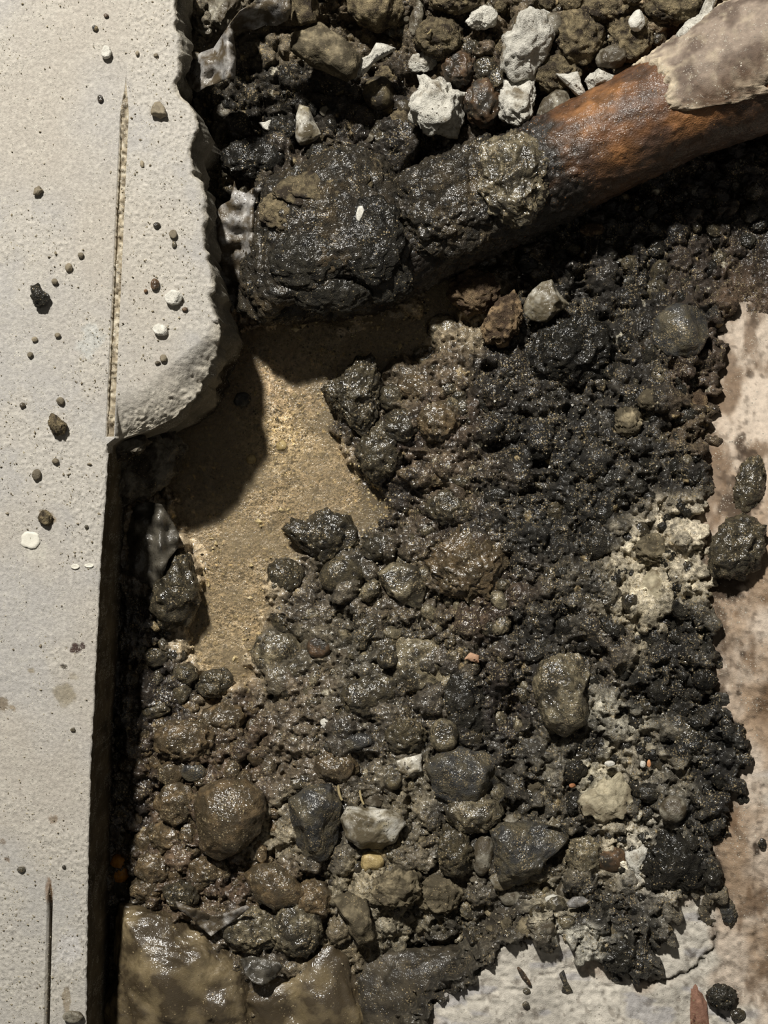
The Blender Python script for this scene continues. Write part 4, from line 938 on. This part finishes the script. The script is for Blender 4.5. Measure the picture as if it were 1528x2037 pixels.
R('dirt_clod', 'dusty grey lump above the angular block', 'clod', [(735,1770),(752,1745),(790,1728),(830,1740),(838,1768),(820,1796),(780,1804),(748,1794)], 'dusty', 'crumb', h=32)
R('dirt_clod', 'pale gritty lump right of the dusty grey one', 'clod', (872,1780,44,36), 'dusty', 'crumb', h=26)
R('stone', 'big dark angular rock with a pale corner', 'stone', [(972,1652),(1000,1637),(1060,1634),(1106,1638),(1132,1666),(1112,1700),(1082,1742),(1032,1762),(990,1752),(984,1700)], 'slate', 'rock', h=54, zc=-.062, level=6)
R('stone', 'pale chip on the corner of the angular rock', 'stone', [(1084,1640),(1100,1624),(1116,1640),(1112,1648)], 'quartz', 'flake', h=6, zc=-.046)
R('stone', 'tan-white crust at the foot of the angular rock', 'stone', (1004,1752,26,18), 'quartz', 'conc', zc=-.064)
R('stone', 'grey stone under the angular rock', 'stone', (1018,1784,24,20), 'greystone', 'pebble', zc=-.07)
R('mud_clod', 'gritty brown clod left of the angular rock', 'clod', (945,1617,54,36), 'greymud', 'crumb', h=32)
R('stone', 'tall grey stone left of the angular rock', 'stone', (962,1702,22,42,-8), 'greystone', 'pebble', h=24)
R('mud_clod', 'wet clod left of the tall grey stone', 'clod', (906,1696,32,44), 'dark', 'crumb', h=28)
R('clay_mound', 'smooth wet tan clay mound at the bottom beside the slab', 'clay', [(248,1806),(290,1796),(340,1806),(396,1838),(432,1868),(470,1902),(498,1950),(520,2000),(530,2090),(380,2120),(226,2090),(212,1990),(226,1920),(240,1860)], 'clay', 'clay', h=80, zc=-.108, level=7)
R('clay_mound', 'tan clay fold right of the clay mound', 'clay', [(480,1980),(520,1958),(570,1940),(606,1910),(636,1878),(664,1870),(692,1892),(716,1950),(718,2020),(700,2090),(520,2100)], 'clay', 'clay', h=56, zc=-.1, level=6)
R('clay_mound', 'smooth dark clay bank at the bottom edge', 'clay', [(716,1944),(760,1892),(850,1878),(930,1878),(976,1892),(962,1940),(914,1974),(862,2024),(830,2110),(700,2110)], 'darkclay', 'clay', h=56, zc=-.096, level=6)
R('mud_clod', 'wet dark clod under the curling grey scrap', 'clod', (360,1780,34,26), 'dark', 'mud', h=24)
R('mud_clod', 'gritty wet clod above the small dark scrap', 'clod', (500,1850,62,40), 'greymud', 'crumb', h=30)
R('mud_clod', 'wet clod between clay fold and angular block', 'clod', (590,1850,48,50), 'greymud', 'crumb', h=30)
R('mud_clod', 'brown clod under the angular block', 'clod', (624,1790,40,38), 'brown', 'mud', h=30)

# ------------------------------------------------------------------ black heap towards the far slab
R('stone', 'grey striped boulder in the black heap', 'stone', [(1060,1352),(1075,1320),(1110,1294),(1150,1300),(1176,1340),(1184,1390),(1166,1440),(1122,1464),(1086,1442),(1070,1400)], 'greymud', 'rock', h=58, zc=-.066, level=6)
R('stone', 'pale rounded stone embedded near the far slab', 'stone', [(1262,1186),(1270,1150),(1300,1132),(1330,1150),(1346,1190),(1330,1216),(1300,1230),(1274,1216)], 'palestone', 'pebble', h=32, zc=-.05)
R('soil_clod', 'coal black clod right of the pale rounded stone', 'clod', (1362,1160,34,38), 'black', 'crumb', h=30, zc=-.04)
R('dirt_clod', 'dark clod with a white cap above the pale stone', 'clod', (1300,1092,34,28), 'dusty', 'crumb', h=22)
R('mud_clod', 'sticky dark clod stuck on the far slab', 'clod', [(1412,1120),(1424,1070),(1446,1040),(1480,1028),(1516,1046),(1516,1090),(1500,1130),(1470,1146),(1430,1150)], 'dark', 'crumb', h=44, zc=-.004)
R('mud_clod', 'smeared dirt lump above the sticky clod on far slab', 'clod', (1492,965,26,56,-12), 'dark', 'crumb', h=22, on=z2at, sink=.5)
R('soil_clod', 'shiny black clod with round knob near the far slab', 'clod', [(1284,1730),(1296,1690),(1330,1665),(1380,1668),(1416,1690),(1420,1730),(1400,1760),(1340,1770),(1300,1760)], 'black', 'crumb', h=40, zc=-.026)
R('soil_clod', 'round black knob at the end of the shiny clod', 'clod', (1416,1742,22,30), 'black', 'mud', h=24, zc=-.016)
R('stone', 'grey pebble dusted white among black crumbs', 'stone', (1340,1610,28,27), 'greystone', 'pebble', h=22)
R('stone', 'brown wet stone beside the white broken patch', 'stone', (1216,1708,34,26), 'brownstone', 'pebble', h=22)
R('mud_clod', 'gritty tan clod left of the brown wet stone', 'clod', (1164,1704,34,38), 'greymud', 'crumb', h=26)
R('pebble', 'white oval pebble near the white broken slab', 'pebble', (1100,1790,16,10), 'white', 'pebble', on=-.044, sink=0)
R('pebble', 'small white chip below the striped boulder', 'pebble', (1213,1519,11,6), 'white', 'pebble', on=-.052, sink=0)
R('pebble', 'small white chip by the orange brick crumb', 'pebble', (1279,1520,6,8), 'white', 'pebble', on=-.042, sink=0)
R('brick_crumb', 'orange brick crumb by the small white chip', 'brick', (1291,1519,4,8), 'brickbit', 'flake', on=-.038, sink=0)
R('brick_crumb', 'orange brick crumb on grey grit near angular rock', 'brick', (1139,1563,7,5), 'brickbit', 'flake', on=-.066, sink=0)
R('brick_crumb', 'tiny orange brick crumb deep in black crumbs', 'brick', (1347,1547,3,3), 'brickbit', 'flake', on=-.036, sink=0)
R('concrete_chunk', 'pale yellowish concrete flake on black crumbs', 'concrete', [(1205,1836),(1228,1828),(1262,1846),(1276,1862),(1256,1882),(1230,1872),(1208,1862)], 'quartz', 'flake', h=12, on=-.036, sink=.2)
R('concrete_chunk', 'grey speckled concrete lump beside the yellowish flake', 'concrete', [(1140,1846),(1160,1822),(1190,1832),(1198,1862),(1176,1884),(1146,1884)], 'greystone', 'conc', h=18, on=-.048, sink=.3)
R('concrete_chunk', 'white crust showing between black clods', 'concrete', [(1236,1686),(1262,1688),(1280,1680),(1290,1700),(1276,1730),(1284,1760),(1266,1764),(1256,1740),(1240,1710)], 'concrete', 'conc', h=16, on=-.044, sink=.1)
R('concrete_chunk', 'dusty grey concrete crust under black crumbs', 'concrete', [(1196,1560),(1230,1542),(1256,1560),(1258,1600),(1236,1626),(1196,1630),(1160,1622),(1146,1596),(1170,1576)], 'palestone', 'conc', h=20, on=-.056, sink=.2)
R('soil_clod', 'black clod at the lowest tip on white slab', 'clod', (1235,1898,40,34), 'black', 'crumb', h=26, on=-.036)
R('soil_clod', 'round black clod lying alone on the far slab', 'clod', (1436,1983,27,22), 'black', 'crumb', h=20, on=z2at, sink=.3)
R('soil_clod', 'small grey-black clod beside the lone one', 'clod', (1468,2018,14,11), 'dark', 'crumb', on=z2at, sink=.3)
R('soil_clod', 'flat dark scrap on white slab above the lone clod', 'clod', [(1436,1800),(1446,1784),(1462,1800),(1470,1822),(1452,1842),(1440,1826)], 'slate', 'crumb', h=7, on=z2at, sink=.3)
R('soil_clod', 'dark crumb on the plain part of the far slab', 'clod', (1479,1590,12,8), 'black', 'crumb', on=z2at, sink=.3)
R('soil_clod', 'small dark crumb at the far slab near the frame', 'clod', (1517,1678,7,10), 'black', 'crumb', on=z2at, sink=.3)
R('wood_strip', 'red-brown wood splinter set in the far slab', 'wood', [(1374,1962),(1384,1956),(1396,1975),(1406,1995),(1412,2044),(1372,2044)], 'wood', 'flake', h=6, on=z2at, sink=.75)
R('twig', 'dark twig lying on the white broken slab', 'twig', (1044,1944,26,6,-55), 'brownstone', 'pebble', h=5, on=z2at, sink=.1)
R('stone', 'dark bean-shaped bit on the white slab, above the other', 'stone', (1048,1972,8,6), 'slate', 'pebble', on=z2at, sink=.3)
R('stone', 'dark bean-shaped bit on the white slab, lowest', 'stone', (1046,1998,7,6), 'slate', 'pebble', on=z2at, sink=.3)
R('plastic_scrap', 'grey-black rubber scrap on the white broken slab', 'scrap', [(1112,1938),(1122,1930),(1128,1950),(1140,1972),(1128,1976),(1116,1974),(1120,1958)], 'slate', 'flake', h=5, on=z2at, sink=.2)

# ------------------------------------------------------------------ broken underside of the slab tab
R('broken_edge', 'grey crumbling underside of the broken corner', None, [(206,884),(262,872),(322,850),(352,862),(366,890),(352,940),(302,986),(250,1004),(214,1000)], 'dirtyconc', 'conc', h=56, zc=-.108, parent=slab, level=6)
R('broken_edge', 'grey crumbling ledge under the broken corner', None, [(210,870),(244,862),(282,866),(300,880),(276,902),(240,912),(212,906)], 'dirtyconc', 'conc', h=30, zc=-.05, parent=slab)
R('broken_edge', 'grey lump low on the slab wall', None, (232,965,20,34), 'dirtyconc', 'conc', h=30, zc=-.085, parent=slab)

# ------------------------------------------------------------------ pebbles and clods on the sawn slab
def on_slab(px, py): return 0.0003
SL = [('pebble','large white pebble on the slab near the top','white',(211,104,12,13)),('stone','grey stone on the slab right of the saw cut top','pebble',[(301,212),(308,203),(318,203),(328,218),(332,230),(318,237),(302,228)]),
 ('stone','dark grey angular stone on the slab left of the saw cut','pebble',[(66,388),(68,374),(78,369),(87,378),(78,388)]),('soil_clod','black crumbly clod lying on the slab','black',[(62,590),(63,570),(76,564),(84,578),(97,588),(88,606),(72,610)]),
 ('dirt_clod','brown crumbly clod on the slab below the black one','dirt',[(97,842),(104,822),(118,832),(134,846),(126,862),(110,864)]),('pebble','white pebble on the broken tab, upper of two','white',(345,592,17,15)),
 ('pebble','white angular pebble on the broken tab, lower of two','white',(319,656,15,12,-30)),('pebble','beige pebble on the slab right of the black clod','pebble',(137,532,7,8)),
 ('pebble','small beige pebble above the beige pebble','pebble',(161,508,6,6)),('pebble','flat beige pebble beside the black clod','pebble',(109,560,7,6)),('pebble','brown pebble on the tab beside white pebble','brownstone',(308,566,8,11)),
 ('pebble','tiny brown pebble on the tab left of brown pebble','brownstone',(290,579,4,4)),('pebble','brown pebble on the slab middle','pebble',(115,667,7,5)),('pebble','small brown pebble left of the saw cut','pebble',(69,675,6,5)),
 ('pebble','small grey pebble on the slab under the flat one','pebble',(60,706,6,6)),('pebble','grey pebble above the brown crumbly clod','pebble',(120,798,8,8)),('pebble','pale pebble left of the grey pebble','greystone',(45,806,6,6)),
 ('pebble','pale round pebble below the brown crumbly clod','pebble',(110,917,7,7)),('pebble','beige pebble lowest in the dusty band','pebble',(72,944,9,10)),('soil_clod','brown earth crumb above the white paint spot','dirt',(90,1030,12,14)),
 ('pebble','dark crumb on the slab near the top edge','slate',(188,55,5,5)),('pebble','brown crumb near the saw cut top end','brownstone',(199,196,6,7)),('pebble','small brown crumb in the upper slab','brownstone',(189,56+0,4,4)),
 ('pebble','brown-grey pebble on the tab above its broken tip','pebble',(345,466,8,9)),('pebble','brown pebble low on the upper tab','brownstone',(312,448,7,6)),('pebble','dark small pebble by the tab edge','slate',(346,486,5,7)),
 ('pebble','thin grey sliver on the upper tab','pebble',(283,326,4,8)),('pebble','grey crumb by the slab top edge','pebble',(310,110,5,4)),('pebble','dark crumb right of the large white pebble','pebble',(273,106,4,5)),
 ('pebble','brown crumb above the large white pebble','brownstone',(211,31,5,4)),('pebble','olive crumb between top crumbs','dirt',(190,56,5,5)),('pebble','grey chip on the tab tip','pebble',(325,713,7,8)),
 ('pebble','pale chip beside the grey chip on the tab tip','greystone',(314,722,6,4)),('pebble','dark brown crumb right of the white tab pebbles','brownstone',(368,616,6,5)),
 ('pebble','small dark pebble in the slab lower middle','slate',(172,1048,4,4)),('pebble','pale flake on the slab bottom corner','greystone',(145,2022,22,14)),('pebble','dark crumb on the lower slab','slate',(145,1452,5,4)),
 ('pebble','black crumb on the slab under the brown stain','slate',(42,1730,9,6)),('pebble','dark crumb by the lower groove top','brownstone',(127,1725,4,4))]
seen = set()
for nm, lb, mt, sh in SL:
    key = tuple(np.array(sh, float).ravel()[:2].round(0))
    if key in seen or (nm == 'pebble' and lb.startswith('small brown crumb in')): continue
    seen.add(key)
    if len(sh) in (4, 5) and not hasattr(sh[0], '__len__'): hh = min(sh[2], sh[3]) * .75
    else: hh = None
    R(nm, lb, 'clod' if 'clod' in nm else nm, sh, mt, 'crumb' if 'clod' in nm else 'rock', h=hh, on=on_slab, sink=.25, reg=False)
def disc(name, parent, cx, cy, rx, ry, mat, seed, hole=0):
    th = np.linspace(0, 2 * math.pi, 49)[:-1]
    k = 1 + .10 * fbm2(np.cos(th) * 2 + seed, np.sin(th) * 2, 3, 700)
    rings = []
    for r_, h_ in ((1.0, .0006), (.93, .0016), (.7, .0017), (.5, .0015), (.02, .0015)):
        x_, y_ = p2w(cx + np.cos(th) * rx * k * r_, cy + np.sin(th) * ry * k * r_, 0); rings.append(np.stack([x_, y_, np.full_like(x_, h_)], 1))
    V = np.concatenate(rings); n = len(th); F = []
    for a in range(4):
        for i in range(n): F.append((a * n + i, (a + 1) * n + i, (a + 1) * n + (i + 1) % n, a * n + (i + 1) % n))
    return obj(name, mesh_from(name, V, np.array(F)), M[mat], parent)
disc('paint_spot', slab, 61, 1074, 20, 17, 'paint', 1)
disc('paint_spot', slab, 150, 1127, 9, 5, 'paint', 2)
disc('paint_spot', slab, 178, 1125, 10, 4, 'paint', 3)

# ------------------------------------------------------------------ straws
def stick(label, a, b, r, z0, z1, mat='straw'):
    x0, y0 = p2w(*a, z0); x1, y1 = p2w(*b, z1)
    A = np.array([x0, y0, z0]); B = np.array([x1, y1, z1]); c = (A + B) / 2; d = B - A; d /= np.linalg.norm(d)
    s_ = np.cross(d, [0, 0, 1.]); s_ /= np.linalg.norm(s_); u_ = np.cross(s_, d)
    V, n = [], 7
    for k in range(6):
        t = k / 5; p = A + (B - A) * t - c + s_ * math.sin(t * 3) * r * S * .8
        rr = r * S * (1 - .3 * abs(t - .5))
        for i in range(n):
            an = 2 * math.pi * i / n; V.append(p + (s_ * math.cos(an) + u_ * math.sin(an)) * rr)
    F = [(k * n + i, k * n + (i + 1) % n, (k + 1) * n + (i + 1) % n, (k + 1) * n + i) for k in range(5) for i in range(n)]
    tag(obj('straw', mesh_from('straw', np.array(V), np.array(F)), M[mat], None, tuple(c)), label, 'straw')
stick('short straw standing by the blue-black boulder', (673, 1562), (681, 1592), 3.2, -.085, -.082)
stick('short straw left of the quartz stone top', (716, 1572), (724, 1600), 2.6, -.082, -.08)
stick('straw stalk on the dry tan clod', (850, 68), (858, 58), 2.4, -.064, -.062)
stick('curved straw on the wet clod by tall grey stone', (893, 1688), (912, 1706), 2.2, -.066, -.064)

# ------------------------------------------------------------------ the many smaller clods: individuals that share a few meshes
PROTO = {}
for st in ('crumb', 'mud', 'rock', 'pebble', 'conc'):
    for k in range(5):
        V, F = blob(st, 5000 + 31 * k + len(st), 4); V = relief(V, st, 77 + k, 1 / 17.)
        PROTO[st, k] = (V, F)
meshes = {}
def proto(st, k, mat):
    if (st, k, mat) not in meshes:
        V, F = PROTO[st, k]; me = mesh_from('clod', V, F); me.materials.append(M[mat]); meshes[st, k, mat] = me
    return meshes[st, k, mat]
GROUPS = [  # name, label, category, group, outline, count, radius range, [(style, material, weight)]
 ('soil_clod','small black crumb of soil in the heap against the far slab','clod','black crumbs in the heap',
  [(1020,720),(1240,640),(1400,700),(1390,960),(1370,1050),(1400,1200),(1420,1380),(1470,1480),(1430,1600),(1420,1760),(1300,1800),(1220,1900),(1150,1850),(1130,1650),(1060,1480),(1060,1250),(980,1000),(950,800)],240,(9,24),[('crumb','black',5),('mud','black',1),('crumb','dark',1)]),
 ('mud_clod','small wet mud lump in the heap between puddle and black crumbs','clod','wet lumps beside the puddle',
  [(860,700),(950,800),(980,1000),(1050,1250),(1050,1450),(900,1500),(700,1520),(560,1480),(520,1360),(600,1230),(700,1080),(800,1020),(840,900)],130,(9,24),[('mud','dark',4),('crumb','greymud',3),('mud','greymud',2)]),
 ('mud_clod','small brown mud lump in the lower heap beside the sawn slab','clod','brown lumps by the slab',
  [(260,1420),(360,1400),(520,1400),(560,1500),(560,1740),(640,1860),(480,1880),(330,1800),(260,1790),(230,1600)],105,(9,22),[('mud','brown',5),('crumb','brown',1)]),
 ('mud_clod','small dark lump in the shade at the foot of the sawn slab','clod','dark lumps in the slab shade',
  [(215,1230),(330,1220),(360,1300),(340,1400),(260,1440),(240,1700),(205,1900),(195,1600)],46,(10,24),[('mud','dark',3),('crumb','dark',2)]),
 ('stone','small grey-brown stone or clod in the lower heap centre','stone','small stones in the lower heap',
  [(580,1540),(900,1520),(1050,1500),(1120,1640),(1140,1840),(1000,1880),(840,1870),(740,1880),(640,1780)],105,(7,20),[('crumb','greymud',3),('rock','greystone',1.2),('crumb','dusty',1.5),('pebble','olive',1),('crumb','dark',2)]),
 ('dirt_clod','small dirt clod in the rubble above the pipe','clod','dirt clods above the pipe',
  [(700,60),(830,-20),(1400,-30),(1320,100),(1150,190),(1000,270),(860,300),(760,300),(740,200)],85,(9,24),[('crumb','dirt',4),('crumb','dark',2),('pebble','greystone',.6)]),
 ('stone','small stone or crumb in the dark hollow above the bell','stone','stones in the hollow',
  [(420,190),(470,160),(560,120),(700,170),(760,240),(740,300),(600,320),(470,360),(420,360)],40,(7,18),[('rock','greystone',1.5),('crumb','black',3),('crumb','dirt',2)]),
 ('soil_clod','small black clod in the shade under the pipe','clod','black clods under the pipe',
  [(990,520),(1100,470),(1300,400),(1520,320),(1520,460),(1430,540),(1380,620),(1240,640),(1100,560)],60,(10,24),[('crumb','black',4),('crumb','dark',1)]),
]
clones = 0; CLONES = []
for gi, (nm, lb, ct, gp, PG, cnt, (r0, r1), mats) in enumerate(GROUPS):
    rng = np.random.default_rng(900 + gi); PA = np.array(PG, float)
    lo, hi = PA.min(0), PA.max(0); done = 0; tries = 0; mine = []
    wts = np.array([w for *_, w in mats]); wts = wts / wts.sum()
    while done < cnt and tries < cnt * 40:
        tries += 1
        cx, cy = rng.uniform(lo, hi)
        if poly_sd(np.array([cx]), np.array([cy]), PA)[0] < 4: continue
        r = r0 * (r1 / r0) ** (rng.random() ** 1.5)
        if any((cx - a) ** 2 + (cy - b) ** 2 < (.82 * max(c - 2, 0) + r * .3) ** 2 for a, b, c in PLACED): continue
        if any((cx - a) ** 2 + (cy - b) ** 2 < (.7 * (c + r)) ** 2 for a, b, c in mine): continue
        mine.append((cx, cy, r)); done += 1; clones += 1
        st, mt, _ = mats[rng.choice(len(mats), p=wts)]
        me = proto(st, int(rng.integers(5)), mt)
        zc = zat(cx, cy) * .5 + zbase(cx, cy) * .5 + r * S * rng.uniform(-.1, .35)
        x, y = p2w(cx, cy, zc)
        o = bpy.data.objects.new(nm, me); COL.objects.link(o); o.location = (x, y, zc)
        o.scale = (r * S * rng.uniform(.95, 1.5), r * S * rng.uniform(.75, 1.1), r * S * rng.uniform(.6, .95))
        o.rotation_euler = (rng.uniform(-.5, .5), rng.uniform(-.5, .5), rng.uniform(0, 6.28))
        tag(o, lb, ct, gp); CLONES.append((o, cx, cy, r, lb))

# each small clod is told apart by the nearest thing one can find and its place round it
KIND = {'black crumbs in the heap': 'black crumb', 'wet lumps beside the puddle': 'wet mud lump', 'brown lumps by the slab': 'brown mud lump', 'dark lumps in the slab shade': 'dark shaded lump',
        'small stones in the lower heap': 'small clod', 'dirt clods above the pipe': 'dirt clod', 'stones in the hollow': 'shaded crumb', 'black clods under the pipe': 'black shaded clod'}
ORD = ['nearest', 'second', 'third', 'fourth', 'fifth', 'sixth', 'seventh', 'eighth', 'ninth', 'tenth', 'eleventh', 'twelfth', 'thirteenth', 'fourteenth', 'fifteenth', 'sixteenth', 'seventeenth', 'eighteenth', 'nineteenth', 'twentieth'] + ['%dth' % i for i in range(21, 60)]
marks = [m for m in MARKS if len(m[2].split()) <= 9]
buck = {}
for o, cx, cy, r, lb in CLONES:
    d = [math.hypot(cx - a, cy - b) - c for a, b, t, c in marks]; j = int(np.argmin(d)); a, b, t, c = marks[j]
    k = int(round(math.degrees(math.atan2(b - cy, cx - a)) / 45)) % 8
    rel = ['right of', 'up and right of', 'above', 'up and left of', 'left of', 'down and left of', 'below', 'down and right of'][k]
    buck.setdefault((j, k, o['group']), []).append((d[j], o, rel, t))
for (j, k, g), L in buck.items():
    L.sort(key=lambda e_: e_[0])
    for i, (_, o, rel, t) in enumerate(L):
        w = f"{ORD[min(i, 58)]} {KIND[g]} {rel} the {t}".split()
        o['label'] = ' '.join(w[:16])

# ------------------------------------------------------------------ fine grit lying on the slab and pale grit in the heap
def grit_mesh(name, label, pts, mat, parent=None, seed=0):
    rng = np.random.default_rng(seed); n = len(pts)
    B = np.array([(1, 0, 0), (-1, 0, 0), (0, 1, 0), (0, -1, 0), (0, 0, 1), (0, 0, -1)], float); Fb = np.array([(0, 2, 4), (2, 1, 4), (1, 3, 4), (3, 0, 4), (2, 0, 5), (1, 2, 5), (3, 1, 5), (0, 3, 5)])
    sc = pts[:, 3:4, None] * rng.uniform(.6, 1.1, (n, 1, 3)) * S
    jit = (B[None] * (1 + rng.normal(0, .2, (n, len(B), 1))) + rng.normal(0, .22, (n, len(B), 3)))
    V = jit * sc + pts[:, None, :3]
    F = (Fb[None] + (np.arange(n) * len(B))[:, None, None]).reshape(-1, 3)
    o = obj(name, mesh_from(name, V.reshape(-1, 3), F, False), M[mat], parent)
    tag(o, label, None if parent else 'grit', kind='stuff'); return o
rng = np.random.default_rng(77)
def slab_pts(n, r0, r1, seed):
    g = np.random.default_rng(seed); px = g.uniform(-20, 432, n); py = g.uniform(-20, 2050, n)
    e_ = np.interp(py, SY, xe) - 6; dens = sm(-.3, .6, fbm2(px / 95, py / 120, 4, 41) + .5 * sm(230, 300, px) * sm(900, 700, py) + .5 * np.exp(-((py - 930) / 160) ** 2)) * .9 + .12
    ok = (px < e_) & (g.random(n) < dens); px, py = px[ok], py[ok]
    d = np.abs(line_d(px, py, list(zip(xe[::4], SY[::4])))); ok = (d > 14) | (py > 900); ok &= ~((py > 640) & (py < 900) & (d < 80)); px, py = px[ok], py[ok]
    r = r0 * (r1 / r0) ** (g.random(len(px)) ** 3); X, Y = p2w(px, py, 0)
    return np.stack([X, Y, r * S * .3 + .0004, r], 1)
grit_mesh('sand_grit', 'fine pale sand grit strewn over the sawn slab', slab_pts(9500, .8, 2.6, 5), 'palestone', slab, seed=1)
grit_mesh('dirt_grit', 'fine brown dirt specks strewn over the sawn slab', slab_pts(1100, .9, 4.2, 6), 'pebble', slab, seed=2)
def heap_pts(n, r0, r1, seed, PG):
    g = np.random.default_rng(seed); PA = np.array(PG, float); lo, hi = PA.min(0), PA.max(0)
    P = g.uniform(lo, hi, (n, 2)); P = P[poly_sd(P[:, 0], P[:, 1], PA) > 0]
    ix = ((P[:, 0] - gx[0]) / STEP).astype(int); iy = ((P[:, 1] - gy[0]) / STEP).astype(int)
    z_ = Z[iy, ix]; r = r0 * (r1 / r0) ** (g.random(len(P)) ** 2.5); X, Y = p2w(P[:, 0], P[:, 1], z_)
    return np.stack([X, Y, z_ + r * S * .4, r], 1)
HEAP = [(560,1560),(640,1300),(760,1100),(880,800),(1000,600),(1240,560),(1390,700),(1380,1000),(1410,1300),(1450,1480),(1400,1760),(1230,1900),(1000,1880),(750,1880),(560,1760)]
PB = [(440,690),(600,640),(830,600),(870,530),(960,515),(920,570),(900,640),(760,735),(660,780),(690,890),(790,1010),(700,1090),(590,1110),(535,1160),(500,1340),(450,1370),(380,1290),(400,1100),(420,1000),(440,800)]
grit_mesh('sand_grit', 'gold sand grains on the puddle bed', heap_pts(10000, 1.2, 4.2, 10, PB), 'gold', soil, seed=5)
grit_mesh('sand_grit', 'gold pebble grains on the puddle bed', heap_pts(420, 4, 8.5, 11, PB), 'gold', soil, seed=6)
grit_mesh('sand_grit', 'dark grains on the puddle bed', heap_pts(2500, 1.2, 4.0, 12, PB), 'dark', soil, seed=7)
grit_mesh('sand_grit', 'pale sand grains sprinkled over the dark heap', heap_pts(5200, .9, 3.3, 8, HEAP), 'palestone', soil, seed=3)
grit_mesh('sand_grit', 'whitish grains sprinkled over the rubble in the trench', heap_pts(1500, .9, 3.8, 9, [(400,0),(1380,0),(1380,700),(1450,1480),(1230,1900),(560,1800),(640,1300),(900,700),(860,300),(420,380)]), 'white', soil, seed=4)
